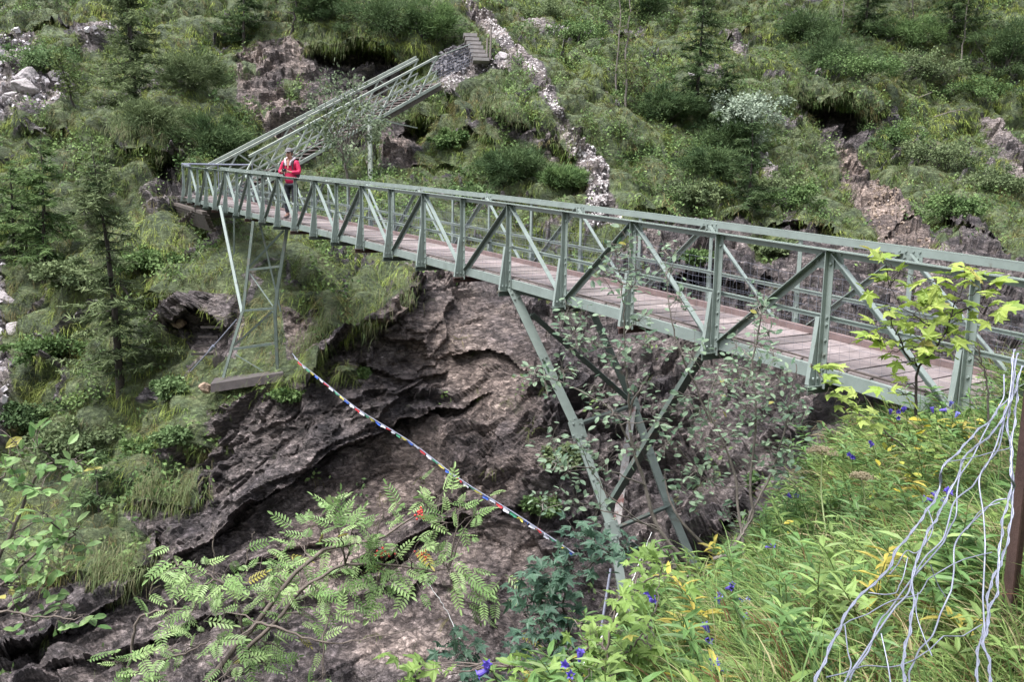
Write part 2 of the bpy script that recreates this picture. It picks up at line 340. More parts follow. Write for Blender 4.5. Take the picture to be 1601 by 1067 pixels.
ROCK = np.maximum(ROCK, CREASE*.75*(PY < 620)); TONE = TONE*(1-CREASE)+.25*CREASE
big = sstep(-.35, .1, fbm(P0, 5, 2, off=60.))
smoothface = polymask(PX, PY, [(640,440),(800,470),(850,540),(820,700),(700,640),(560,700),(430,880),(430,1060),(900,1060),(900,860),(760,830)], 40)
rr = rr*(1-.80*smoothface)+smoothface*(.75*fbm(P0, 3.0, 2, off=51.)+.22*np.abs(vnoise(FC/.9+4.))+facets(FC*np.array([1, .8, 1]), 2.2, 1.6, 33.)*.35)
disp = ROCK*rr*(.65+.45*big)+(1-ROCK)*ss
disp = disp*(1-.85*polymask(PX, PY, [(290,555),(320,480),(345,330),(450,350),(460,540),(480,560),(470,600),(330,640),(290,620)], 20))
edge_lock = 1
P1 = P0+NM*disp[..., None]+np.array([0, 0, -1.0])*(1-ROCK)[..., None]*.12
TP = P1
Nx = np.gradient(TP, axis=1); Ny = np.gradient(TP, axis=0); TN = nrm(np.cross(Nx, Ny)); TN = TN*np.sign(-(TN*nrm(TP)).sum(-1, keepdims=True))
TAREA = np.linalg.norm(np.cross(Nx, Ny), axis=-1)
def terr(px, py):
    """point and normal of the hillside where the photo shows pixel (px,py)"""
    j = int(np.clip(np.searchsorted(gx, px), 1, W_-2)); i = int(np.clip(np.searchsorted(gy, py), 1, H_-2)); return TP[i, j], TN[i, j]
def tdepth(px, py): return float(terr(px, py)[0]@FWD)

def terrain_mat():
    m, n, l, b = mat('hillside_rock_and_turf', .85)
    tc = n.new('ShaderNodeTexCoord'); co = tc.outputs['Object']
    a = n.new('ShaderNodeAttribute'); a.attribute_name = 'Col'; sep = n.new('ShaderNodeSeparateColor'); l.new(a.outputs['Color'], sep.inputs[0])
    rock, tone, warm = sep.outputs[0], sep.outputs[1], sep.outputs[2]
    # strata-stretched noise
    n1 = noise_node(n, l, co, 1.5, 12, .74, (.8, .7, 2.2), (0, .5, 0), 1.1)
    n2 = noise_node(n, l, co, 4.2, 12, .72, (.8, .8, 1.9), (0, .5, 0), .8)
    n3 = noise_node(n, l, co, 26.0, 6, .8); n6 = noise_node(n, l, co, .45, 4, .6)
    dark = ramp(n, [(.34, (.022, .021, .023)), (.44, (.058, .054, .057)), (.53, (.128, .119, .118)), (.60, (.205, .193, .190)), (.70, (.42, .405, .415))]); l.new(n1.outputs[0], dark.inputs[0])
    d2 = ramp(n, [(.36, (.42, .40, .42)), (.47, (.85, .83, .85)), (.56, (1.25, 1.2, 1.25)), (.62, (1.8, 1.75, 1.85)), (.70, (3.2, 3.1, 3.3))]); l.new(n2.outputs[0], d2.inputs[0])
    cd = mixc(n, l, 1.0, dark.outputs[0], d2.outputs[0], 'MULTIPLY')
    pale = ramp(n, [(.3, (.14, .12, .12)), (.48, (.36, .33, .33)), (.65, (.62, .59, .60))]); l.new(n2.outputs[0], pale.inputs[0])
    cr_ = mixc(n, l, tone, cd, pale.outputs[0])
    wm = mixc(n, l, 1.0, cr_, (1.18, 1.04, .90), 'MULTIPLY'); cr2 = mixc(n, l, warm, cr_, wm)
    # lichen speckle
    r3 = ramp(n, [(.60, (0, 0, 0)), (.70, (1, 1, 1))]); l.new(n3.outputs[0], r3.inputs[0]); mul = n.new('ShaderNodeMath'); mul.operation = 'MULTIPLY'; l.new(r3.outputs[0], mul.inputs[0]); mul.inputs[1].default_value = .45
    cr3 = mixc(n, l, mul.outputs[0], cr2, (.42, .40, .40))
    # fracture lines and facets
    def vor(scale, feat, ms, ro=(0, .5, 0)):
        v = n.new('ShaderNodeTexVoronoi'); v.feature = feat; v.inputs['Scale'].default_value = scale; mp = n.new('ShaderNodeMapping'); mp.inputs['Scale'].default_value = ms; mp.inputs['Rotation'].default_value = ro
        wv = n.new('ShaderNodeVectorMath'); wv.operation = 'MULTIPLY_ADD'; wv.inputs[1].default_value = (.45,)*3; l.new(n1.outputs['Color'], wv.inputs[0]); l.new(co, wv.inputs[2]); l.new(wv.outputs[0], mp.inputs[0]); l.new(mp.outputs[0], v.inputs['Vector']); return v
    va = vor(1.7, 'DISTANCE_TO_EDGE', (.6, .8, 1.7)); vb = vor(5.5, 'DISTANCE_TO_EDGE', (.6, .8, 1.6)); vc = vor(9.0, 'F1', (.8, .8, 1.6))
    ca = ramp(n, [(.0, (.25, .24, .25)), (.035, (1, 1, 1))]); l.new(va.outputs[0], ca.inputs[0]); cb = ramp(n, [(.0, (.55, .54, .55)), (.06, (1, 1, 1))]); l.new(vb.outputs[0], cb.inputs[0])
    cc = n.new('ShaderNodeSeparateColor'); l.new(vc.outputs['Color'], cc.inputs[0]); cd_ = ramp(n, [(0, (.62, .60, .62)), (1, (1.4, 1.38, 1.4))]); l.new(cc.outputs[0], cd_.inputs[0])
    cr3 = mixc(n, l, .8, cr3, mixc(n, l, 1., cr3, ca.outputs[0], 'MULTIPLY')); cr3 = mixc(n, l, .8, cr3, mixc(n, l, 1., cr3, cb.outputs[0], 'MULTIPLY')); cr3 = mixc(n, l, 1., cr3, cd_.outputs[0], 'MULTIPLY')
    r6 = ramp(n, [(.38, (.48, .48, .51)), (.62, (1.32, 1.29, 1.22))]); l.new(n6.outputs[0], r6.inputs[0]); cr3 = mixc(n, l, 1., cr3, r6.outputs[0], 'MULTIPLY')
    # moss on the rock
    n5 = noise_node(n, l, co, 1.7, 7, .7); r5 = ramp(n, [(.60, (0, 0, 0)), (.68, (1, 1, 1))]); l.new(n5.outputs[0], r5.inputs[0]); m5 = n.new('ShaderNodeMath'); m5.operation = 'MULTIPLY'; l.new(r5.outputs[0], m5.inputs[0]); m5.inputs[1].default_value = .5
    cr3 = mixc(n, l, m5.outputs[0], cr3, (.055, .065, .028))
    # turf
    n4 = noise_node(n, l, co, 1.3, 8, .7); g = ramp(n, [(.3, (.045, .060, .034)), (.46, (.10, .135, .065)), (.58, (.16, .20, .09)), (.72, (.15, .125, .08))]); l.new(n4.outputs[0], g.inputs[0])
    gm = mixc(n, l, .5, g.outputs[0], mixc(n, l, 1., g.outputs[0], d2.outputs[0], 'MULTIPLY'))
    add = n.new('ShaderNodeMath'); add.operation = 'ADD'; l.new(rock, add.inputs[0]); sb = n.new('ShaderNodeMath'); sb.operation = 'MULTIPLY_ADD'; l.new(n2.outputs[0], sb.inputs[0]); sb.inputs[1].default_value = .8; sb.inputs[2].default_value = -.4; l.new(sb.outputs[0], add.inputs[1])
    ra = ramp(n, [(.42, (0, 0, 0)), (.58, (1, 1, 1))]); l.new(add.outputs[0], ra.inputs[0])
    col = mixc(n, l, ra.outputs[0], gm, cr3); l.new(col, b.inputs['Base Color'])
    # bump
    ma = n.new('ShaderNodeMath'); ma.operation = 'MULTIPLY_ADD'; l.new(n2.outputs[0], ma.inputs[0]); ma.inputs[1].default_value = .45; l.new(n1.outputs[0], ma.inputs[2])
    mb = n.new('ShaderNodeMath'); mb.operation = 'MULTIPLY_ADD'; l.new(n3.outputs[0], mb.inputs[0]); mb.inputs[1].default_value = .10; l.new(ma.outputs[0], mb.inputs[2]); mc_ = n.new('ShaderNodeMath'); mc_.operation = 'MINIMUM'; l.new(vb.outputs[0], mc_.inputs[0]); mc_.inputs[1].default_value = .12; md_ = n.new('ShaderNodeMath'); md_.operation = 'MULTIPLY_ADD'; l.new(mc_.outputs[0], md_.inputs[0]); md_.inputs[1].default_value = 1.6; l.new(mb.outputs[0], md_.inputs[2]); me_ = n.new('ShaderNodeMath'); me_.operation = 'MULTIPLY_ADD'; l.new(cc.outputs[1], me_.inputs[0]); me_.inputs[1].default_value = .12; l.new(md_.outputs[0], me_.inputs[2]); mb = me_
    bp = n.new('ShaderNodeBump'); bp.inputs['Strength'].default_value = 1.0; bp.inputs['Distance'].default_value = .24; l.new(mb.outputs[0], bp.inputs['Height']); l.new(bp.outputs[0], b.inputs['Normal'])
    rr_ = ramp(n, [(.4, (.45,)*3), (.65, (.85,)*3)]); l.new(n1.outputs[0], rr_.inputs[0]); l.new(rr_.outputs[0], b.inputs['Roughness']); b.inputs['Specular IOR Level'].default_value = .4
    return m
M_TERR = terrain_mat()
def grid_faces(h, w_, flip=False):
    i = np.arange(h*w_).reshape(h, w_); F = np.stack([i[:-1, :-1], i[1:, :-1], i[1:, 1:], i[:-1, 1:]], -1).reshape(-1, 4); return F[:, ::-1] if flip else F
g = G(); g.add(TP.reshape(-1, 3), grid_faces(H_, W_), np.stack([ROCK, TONE, WARM], -1).reshape(-1, 3))
tag(g.obj('hillside', M_TERR, col=True, smooth=False), kind='structure')

# ---------------------------------------------------------------- near bank: a spline sheet through rows of real points
def catmull(Pts, n):
    P = np.asarray(Pts, float); P = np.concatenate([[2*P[0]-P[1]], P, [2*P[-1]-P[-2]]]); m = len(P)-3; t = np.linspace(0, m-1e-6, n); k = t.astype(int); u = (t-k).reshape(-1, *([1]*(P.ndim-1)))
    a, b_, c, d = P[k], P[k+1], P[k+2], P[k+3]
    return .5*((2*b_)+(-a+c)*u+(2*a-5*b_+4*c-d)*u*u+(-a+3*b_-3*c+d)*u**3)
R1 = [(1700,560,8.9),(1600,588,8.2),(1480,650,7.2),(1390,690,6.7),(1310,790,6.0),(1215,895,5.0),(1095,995,4.2),(985,1110,3.5),(860,1200,3.0)]
R2 = [(1850,560,7.0),(1760,600,6.4),(1660,670,5.6),(1580,740,5.0),(1500,840,4.2),(1400,940,3.5),(1270,1040,3.0),(1120,1130,2.6),(960,1220,2.3)]
R3 = [(2100,600,5.2),(2000,680,4.6),(1900,760,3.8),(1850,850,3.3),(1760,950,2.8),(1650,1080,2.4),(1500,1200,2.1),(1320,1310,1.8),(1100,1420,1.6)]
F1 = [(1600,600,9.6),(1500,610,9.1),(1400,628,8.8),(1330,655,8.6),(1268,735,8.2),(1200,850,7.4),(1110,950,6.4),(990,1050,5.6),(840,1150,4.8)]
F2 = [(1600,610,11),(1480,640,10.5),(1390,640,10.5),(1290,672,10.2),(1235,760,10),(1180,860,9.6),(1100,960,9),(990,1060,8),(830,1180,7)]
rows = [np.array([at(*p) for p in r]) for r in (F2, F1, R1, R2, R3)]
r0 = rows[0]+np.array([-1.2, .6, -5.0]); 
r5 = rows[-1]+np.array([2.0, -2.2, .3]); r6 = r5+np.array([3.5, -3, 1.2])
ctl = np.stack([r0]+rows+[r5, r6])
BK = catmull(ctl, 260); BK = catmull(np.swapaxes(BK, 0, 1), 340); BK = np.swapaxes(BK, 0, 1)  # rows x along
vrow = np.linspace(0, 7, 260)[:, None]*np.ones((1, 340)); BROCK = 1-sstep(2.45, 2.8, vrow+.25*fbm(BK, .5, 3))
n_ = nrm(np.cross(np.gradient(BK, axis=1), np.gradient(BK, axis=0))); n_ = n_*np.sign(-(n_*nrm(BK)).sum(-1, keepdims=True))
bd = BROCK*(fbm(BK, .9, 5, .55, True)*.28+fbm(BK, .2, 3, .5, True)*.05)+(1-BROCK)*(fbm(BK, .6, 4)*.12)
BP = BK+n_*bd[..., None]; BN = n_
g = G(); g.add(BP.reshape(-1, 3), grid_faces(260, 340), np.stack([BROCK, .1+0*BROCK+.1*fbm(BK, 1, 3), .4+0*BROCK], -1).reshape(-1, 3))
tag(g.obj('near_bank', M_TERR, col=True, smooth=True), kind='structure')

# unseen gorge slope added behind the camera to block the low sky
u, v = np.meshgrid(np.linspace(-70, 80, 90), np.linspace(0, 1, 50)); yy = -2.4-46*v; zz_ = -2.4+44*v+.0*u
SB = np.stack([u, yy, zz_], -1); SB = SB+np.array([0, -.5, 1.0])*(fbm(SB, 6, 4)*1.2*sstep(0, .1, v))[..., None]
g = G(); g.add(SB.reshape(-1, 3), grid_faces(50, 90), np.stack([sstep(.1, .4, fbm(SB, 7, 3)), .3+0*v, .3+0*v], -1).reshape(-1, 3)); tag(g.obj('sky_block_slope', M_TERR, col=True, smooth=True), kind='structure')

# ---------------------------------------------------------------- leaf and twig materials
M_FAR = leaf_mat('far_foliage', .8, .22, .15, .3); M_NEAR = leaf_mat('near_leaves', .5, .35, .35, .18); M_GRASS = leaf_mat('grass_blades', .65, .3, .2, .25)
M_BARK = plain_mat('grey_bark', (.15, .13, .115), .9, 14, .45, bump=.6); M_DARKBARK = plain_mat('dark_bark', (.05, .042, .037), .9, 14, .4, bump=.6)
M_TWIG = plain_mat('brown_twig_bark', (.13, .105, .09), .85, 22, .4, bump=.3)

def frames(dirs, up, rng, roll=0.5):
    X = nrm(dirs); Z = nrm(up-(up*X).sum(-1, keepdims=True)*X+rng.normal(0, roll, X.shape)); Y = nrm(np.cross(Z, X)); Z = np.cross(X, Y); return X, Y, Z
# templates (axis along +x, face normal +z)
T_QUAD = (np.array([[0, 0, 0], [.5, .3, .04], [1, 0, -.06], [.5, -.3, .04]]), [[0, 1, 2, 3]])
T_NEED = (np.array([[0, .06, 0], [.5, .10, 0], [1, 0, 0], [.5, -.10, 0], [0, -.06, 0]]), [[0, 4, 3, 1], [1, 3, 2, 2]])
T_NEED = (np.array([[0, .09, 0], [1, .02, 0], [1, -.02, 0], [0, -.09, 0]]), [[0, 3, 2, 1]])
def mix3(c1, c2, t): return np.asarray(c1)*(1-t[:, None])+np.asarray(c2)*t[:, None]

# ---------------------------------------------------------------- tussock grass and herbs on the hillside
vis = ((PX > -60) & (PX < 1660) & (PY > -60) & (PY < 1090)).astype(float)
def sample_terr(N, weight, rng):
    p = (TAREA*weight*vis).ravel(); p = p/p.sum(); k = rng.choice(len(p), N, p=p); i, j = np.divmod(k, W_); i = np.minimum(i, H_-2); j = np.minimum(j, W_-2)
    u = rng.random(N)[:, None]; v = rng.random(N)[:, None]
    P = TP[i, j]*(1-u)*(1-v)+TP[i, j+1]*u*(1-v)+TP[i+1, j]*(1-u)*v+TP[i+1, j+1]*u*v
    return P, TN[i, j], i, j
def blades(P, D, L, wid, droop, C0, C1, rng, seg=3, bend=(0, 0, -1.0)):
    """curved tapering blades; P roots, D start directions, C0 root colour, C1 tip colour"""
    N = len(P); D = nrm(D); S = nrm(np.cross(D, rng.normal(0, 1, D.shape))); V = []; C = []
    pos = P.copy(); d = D.copy(); bend = np.asarray(bend)
    for k in range(seg+1):
        t = k/seg; ww = wid*(1-t**1.6)*(.6+.4*(t > 0))
        if k == seg: V.append(pos[:, None])
        else: V.append(np.stack([pos-S*ww[:, None]/2, pos+S*ww[:, None]/2], 1))
        C.append(np.repeat((C0*(1-t)+C1*t)[:, None], 1 if k == seg else 2, 1))
        d = nrm(d+bend*(droop/seg)[:, None]); pos = pos+d*(L/seg)[:, None]
    V = np.concatenate(V, 1); C = np.concatenate(C, 1); nv = 2*seg+1
    F4 = np.array([[2*k, 2*k+1, 2*k+3, 2*k+2] for k in range(seg-1)]); F3 = np.array([[2*seg-2, 2*seg-1, 2*seg]])
    off = (np.arange(N)*nv)[:, None, None]; return V.reshape(-1, 3), (F4[None]+off).reshape(-1, 4), (F3[None]+off).reshape(-1, 3), C.reshape(-1, 3)
def add_blades(g, *a, **k):
    V, F4, F3, C = blades(*a, **k); n0 = g.n
    g.add(V, F4, C); g.f.append(F3+n0); 
rng = np.random.default_rng(11)
grassw = (1-ROCK)
NT = 34000
P, N, i, j = sample_terr(NT, np.clip(grassw+.015, 0, 1), rng)
slope_up = N[:, 2]
px_, py_ = PX[i, j], PY[i, j]
zone = fbm(P, 3.2, 3, off=5.); z2 = fbm(P, .9, 3, off=15.); z3 = fbm(P, 6.5, 2, off=25.)
pal = np.array([(.060, .080, .024), (.105, .125, .036), (.165, .170, .050), (.125, .090, .050), (.035, .052, .020)])*np.array([2.25, 2.75, 2.05])
sel = zone+.6*z2+rng.normal(0, .16, NT)
base = np.where(sel[:, None] < -.28, pal[4], np.where(sel[:, None] < 0, pal[0], np.where(sel[:, None] < .3, pal[1], pal[2])))
straw = (fbm(P, 1.6, 3, off=91.)+rng.normal(0, .18, NT)) > .42; base[straw] = pal[3]
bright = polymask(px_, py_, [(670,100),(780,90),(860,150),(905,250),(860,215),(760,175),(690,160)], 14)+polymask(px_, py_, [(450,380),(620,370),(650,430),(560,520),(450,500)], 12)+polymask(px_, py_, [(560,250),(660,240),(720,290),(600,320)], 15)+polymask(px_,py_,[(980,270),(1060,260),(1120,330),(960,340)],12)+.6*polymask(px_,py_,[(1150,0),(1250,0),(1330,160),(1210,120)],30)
base = base*(1+.30*np.clip(bright, 0, 1)[:, None]); left_dark = polymask(px_, py_, [(-100,60),(300,60),(330,250),(300,620),(-100,900)], 60); base = base*(1-.12*left_dark[:, None])  # grass colour lighter in the bright patches, slightly darker on the left slope
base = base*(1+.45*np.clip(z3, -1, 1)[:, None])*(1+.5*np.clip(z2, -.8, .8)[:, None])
tl = (.34+.26*rng.random(NT))*(1+.35*np.clip(z2, -1, 1)); dist = P@FWD
nb = 14; R_ = lambda a: np.repeat(a, nb, 0)
Dn = R_(N)*.55+np.array([0, 0, .55])+rng.normal(0, .42, (NT*nb, 3)); Pb = R_(P)+rng.normal(0, .05, (NT*nb, 3))
wd = R_(np.maximum(.012, dist*.00075))*(.7+.6*rng.random(NT*nb)); Ln = R_(tl)*(.6+.6*rng.random(NT*nb))
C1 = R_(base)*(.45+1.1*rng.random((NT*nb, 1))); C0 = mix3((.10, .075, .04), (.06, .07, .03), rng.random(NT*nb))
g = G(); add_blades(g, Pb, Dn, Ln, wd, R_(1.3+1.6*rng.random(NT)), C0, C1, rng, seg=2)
# hanging fringes along the ledge lips
lip = []
for pts in ([(470,560),(500,530),(560,515),(610,497),(640,455)], [(140,895),(180,898),(228,893)], [(690,150),(760,168),(800,192),(850,205),(885,232)], [(480,80),(540,88),(600,70),(650,92)], [(1240,145),(1290,168),(1370,178)], [(190,245),(290,250)], [(660,200),(700,215),(725,205)], [(240,780),(310,775)]):
    q = catmull(np.array(pts, float), 60)
    for x, y in q: lip.append(terr(x, y-7)[0]); lip.append(terr(x, y-13)[0])
lip = np.repeat(np.array(lip), 22, 0); n_l = len(lip); lip = lip+rng.normal(0, .24, lip.shape)+np.array([0, 0, .12]); lip = lip[fbm(lip, .8, 2, off=3.) > -.15]; n_l = len(lip)
cl = mix3((.20, .17, .10), (.15, .22, .085), rng.random(n_l)**.7)
add_blades(g, lip, -FWD*.8+np.array([0, 0, .15])+rng.normal(0, .45, lip.shape), .18+.40*rng.random(n_l), np.full(n_l, .018), 1.8+2.2*rng.random(n_l), cl*.8, cl, rng, seg=3)
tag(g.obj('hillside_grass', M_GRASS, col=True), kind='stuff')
# low broad-leaved herbs and dwarf shrubs in patches
NH = 4600
hw = np.clip(grassw, 0, 1)*sstep(.02, .25, fbm(TP, 1.9, 3, off=140.))+.007*ROCK
P, N, i, j = sample_terr(NH, hw, rng); nl = 13
C = mix3((.07, .12, .045), (.19, .27, .10), np.clip(.5+fbm(P, 1.2, 3, off=33.)+rng.normal(0, .2, NH), 0, 1))
C = np.repeat(C, nl, 0)*(.7+.6*rng.random((NH*nl, 1))); hh = np.repeat(.12+.3*rng.random(NH), nl)
Pl = np.repeat(P+N*.03, nl, 0)+rng.normal(0, .13, (NH*nl, 3))+np.array([0, 0, 1])*(rng.random(NH*nl)*hh)[:, None]+np.repeat(N, nl, 0)*(rng.random(NH*nl)*hh)[:, None]*.6
X, Y, Z = frames(rng.normal(0, 1, Pl.shape)+np.repeat(N, nl, 0)*.5, np.repeat(N, nl, 0)+np.array([0, 0, .8]), rng, .5)
g = G(); g.inst(*T_QUAD, Pl, X, Y, Z, .09+.09*rng.random(len(Pl)), C); tag(g.obj('hillside_herbs', M_FAR, col=True), kind='stuff')

# loose stones of the scree chutes
rngs = np.random.default_rng(15)
def stones(N, weight, rmin, rmax, col, name):
    P, N_, i, j = sample_terr(N, weight, rngs); g = G(); tv = np.array([[-1, -.7, -.3], [.8, -1, -.2], [1, .6, -.3], [-.6, 1, -.25], [-.7, -.5, .6], [.5, -.7, .7], [.8, .4, .5], [-.4, .7, .75]]); tf = [[0, 3, 2, 1], [4, 5, 6, 7], [0, 1, 5, 4], [1, 2, 6, 5], [2, 3, 7, 6], [3, 0, 4, 7]]
    X, Y, Z = frames(rngs.normal(0, 1, P.shape), N_, rngs, .4); r = rmin+(rmax-rmin)*rngs.random(N)**3; C = mix3(col[0], col[1], rngs.random(N)); g.inst(tv, tf, P+N_*r[:, None]*.2, X, Y*.8, Z, r, C); tag(g.obj(name, M_STONE, col=True), kind='stuff')
M_STONE = leaf_mat('loose_stone', .9, 0, .2, .35)
stones(5500, ROCK*sstep(.45, .65, TONE)*(.15+sstep(-.2, .3, fbm(TP, 1.1, 3, off=6.)))*(PX > 640)*(PY < 400), .010, .075, ((.26, .235, .235), (.68, .64, .63)), 'pale_scree')
stones(600, ROCK*sstep(.5, .8, WARM)*sstep(.38, .5, TONE)*(PX > 1250)*(PY < 420), .015, .10, ((.17, .13, .10), (.34, .27, .22)), 'brown_scree')
stones(900, ROCK*sstep(.45, .7, TONE)*(PX < 200), .05, .2, ((.22, .20, .21), (.55, .52, .54)), 'pale_rubble')
# ---------------------------------------------------------------- trees and bushes of the hillside
def curve_pts(a, b, n, bow, rng, jit=.0):
    t = np.linspace(0, 1, n)[:, None]; p = a*(1-t)+b*t+np.asarray(bow)*np.sin(t*math.pi); p[1:] += rng.normal(0, jit, p[1:].shape); return p
def conifer(base, h, rad, seed, label, dens=1.0, col=((.030, .048, .022), (.085, .105, .048)), bare=.12, name='spruce', cat='tree', group=None, droop=.42, sway=.02):
    rng = np.random.default_rng(seed); root = thing(name, label, cat, base, group)
    top = base+np.array([rng.normal(0, .03)*h, rng.normal(0, .03)*h, h]); tk = curve_pts(base-np.array([0, 0, .3]), top, 14, rng.normal(0, sway*h, 3)*[1, 1, 0], rng, .01)
    g = G(); g.tube(tk, np.linspace(.028*h**.8, .008, 14), 7); 
    c = G(); nw = int(h/.17*dens); Ps, Ds, Ls, Ts = [], [], [], []
    for k in range(nw):
        t = bare+(1-bare)*(k+rng.random())/nw; p = tk[0]+(tk[-1]-tk[0])*t; p = np.array([np.interp(t, np.linspace(0, 1, 14), tk[:, q]) for q in range(3)])
        L = rad*(1-t)**.75*(.55+.6*rng.random())+.12
        for b in range(int(rng.integers(2, 5))):
            a = rng.random()*2*math.pi; d = np.array([math.cos(a), math.sin(a), .25-.35*(1-t)*rng.random()]); e = p+d*L+np.array([0, 0, -droop*L*rng.random()])
            bp = curve_pts(p, e, 5, (0, 0, -.06*L), rng, .01*L)
            if L > .35: g.tube(bp, np.linspace(.012, .004, 5)*min(1.4, h/4+.4), 4, cap=False)
            m = int(L*46*dens)+5; tt = rng.random(m)**.75; q = np.stack([np.interp(tt, np.linspace(0, 1, 5), bp[:, r]) for r in range(3)], -1)
            side = np.cross(d, (0, 0, 1)); side = side/np.linalg.norm(side); sg = rng.choice([-1, 1], m)[:, None]
            dd_ = d*.6+side*sg*(.8)+np.array([0, 0, -.30])+rng.normal(0, .3, (m, 3))
            Ps.append(q); Ds.append(dd_); Ls.append((.16+.22*rng.random(m))*(1-.45*tt)*min(1.2, .5+L)); Ts.append(np.clip(.25+.55*tt+rng.normal(0, .2, m), 0, 1))
    Ps = np.concatenate(Ps); Ds = np.concatenate(Ds); Ls = np.concatenate(Ls); Ts = np.concatenate(Ts)
    X, Y, Z = frames(Ds, np.tile([0, 0, 1.0], (len(Ps), 1)), rng, .5); C = mix3(col[0], col[1], Ts)*(.8+.4*rng.random((len(Ps), 1)))
    c.inst(*T_NEED, Ps, X, Y, Z, Ls, C)
    wob = Ps+rng.normal(0, .05, Ps.shape); c.inst(*T_NEED, wob, *frames(Ds+rng.normal(0, .5, Ds.shape), np.tile([0, 0, 1.0], (len(Ps), 1)), rng, .8), Ls*.8, C*.9)
    g.obj('trunk', M_DARKBARK, root, smooth=True); c.obj('crown', M_FAR, root, col=True); return root
def bush(base, size, seed, label, col, name='bush', cat='shrub', nclump=26, nleaf=130, lsize=.09, needle=False, group=None, lean=(0, 0, 0), stems=7, trunkh=0.0, M=None, barkm=None, shell=.5, upn=.6):
    """many-stemmed bush: leaf clumps spread through an uneven volume, carried by real stems"""
    rng = np.random.default_rng(seed); root = thing(name, label, cat, base, group); size = np.asarray(size, float)
    cen = base+np.array([0, 0, size[2]*.55+trunkh])+np.asarray(lean)
    u = rng.normal(0, 1, (nclump, 3)); u = nrm(u)*(rng.random((nclump, 1))**shell); cc = cen+u*size*np.array([1, 1, .62]); cc[:, 2] = np.maximum(cc[:, 2], base[2]+.05)
    g = G(); start = base+np.array([0, 0, -.2]); fork = base+np.array([0, 0, trunkh])+np.asarray(lean)*.4
    if trunkh > .2: g.tube(curve_pts(start, fork, 7, rng.normal(0, .06, 3)*trunkh, rng, .01), np.linspace(.05, .03, 7)*max(.7, size[2]*.55), 7)
    for k in range(min(nclump, stems*3)):
        g.tube(curve_pts(fork if trunkh > .2 else start+rng.normal(0, .12, 3)*size*[1, 1, 0], cc[k], 7, rng.normal(0, .10, 3)*size, rng, .015), np.linspace(.022, .006, 7)*max(.6, size[2]*.5), 5, cap=False)
    cs = (.22+.45*rng.random(nclump)**1.5)*size.mean()*.55; br = rng.random(nclump)
    P = np.concatenate([c_+rng.normal(0, 1, (nleaf, 3))*s_*np.array([.6, .6, .38]) for c_, s_ in zip(cc, cs)])
    t = np.repeat(br, nleaf)*.6+.4*rng.random(len(P)); C = mix3(col[0], col[1], t)*(.78+.44*rng.random((len(P), 1)))
    c = G(); out = nrm(P-cen); X, Y, Z = frames(out+rng.normal(0, .7, P.shape)+np.array([0, 0, .5 if needle else -.1]), out*.6+np.array([0, 0, upn]), rng, .45)
    c.inst(*(T_NEED if needle else T_QUAD), P, X, Y, Z, lsize*(.6+.8*rng.random(len(P))), C)
    g.obj('stems', barkm or M_DARKBARK, root, smooth=True); c.obj('foliage', M or M_FAR, root, col=True); return root
def placed(px, py, hpx, wpx=None, lift=0):
    p, n = terr(px, py); d = float(p@FWD); h = hpx/FPX*d; return (p, h) if wpx is None else (p, h, wpx/FPX*d)
DK = ((.036, .070, .030), (.120, .175, .072)); MID = ((.058, .110, .040), (.18, .265, .10)); OLV = ((.072, .105, .050), (.20, .25, .12)); SIL = ((.18, .23, .17), (.44, .51, .40)); GRN = ((.07, .125, .05), (.19, .27, .12))
for k, (px, py, hpx, wpx, dens, col, lab) in enumerate([
    (208, 205, 330, 70, .85, OLV, 'tall loose grey-green spruce rising out of the frame at the top left'),
    (182, 600, 375, 84, .74, OLV, 'tall spruce with partly bare trunk left of the small steel trestle'),
    (60, 430, 225, 66, .9, MID, 'dense green spruce at the left edge below the pale rocks'),
    (150, 330, 90, 42, .9, DK, 'small dark spruce between the two larger left ones'),
    (25, 395, 150, 50, .85, MID, 'half hidden spruce on the left frame edge'),
    (378, 60, 150, 50, .8, DK, 'dark spruce top above the pale cliff behind the stairs'),
    (1085, 165, 185, 62, .75, DK, 'dark bushy spruce right of the two slim trunks'),
    (1135, 200, 120, 60, .9, DK, 'low dark spruce under the silvery shrub'),
    (1478, 60, 150, 60, .8, DK, 'dark spruce at the top edge near the leaning sapling'),
    (1352, 50, 120, 60, .8, DK, 'dark spruce at the top edge above the overhang'),
    (1165, 330, 140, 50, .75, DK, 'dark narrow spruce standing in the gully right of the scree chute'),
    (150, 790, 110, 40, .7, DK, 'young dark spruce above the dark rocks at lower left')]):
    p, h, wm = placed(px, py, hpx, wpx*1.25); conifer(p, h, wm, 100+k, lab, dens, col, group='spruces on the gorge slopes')
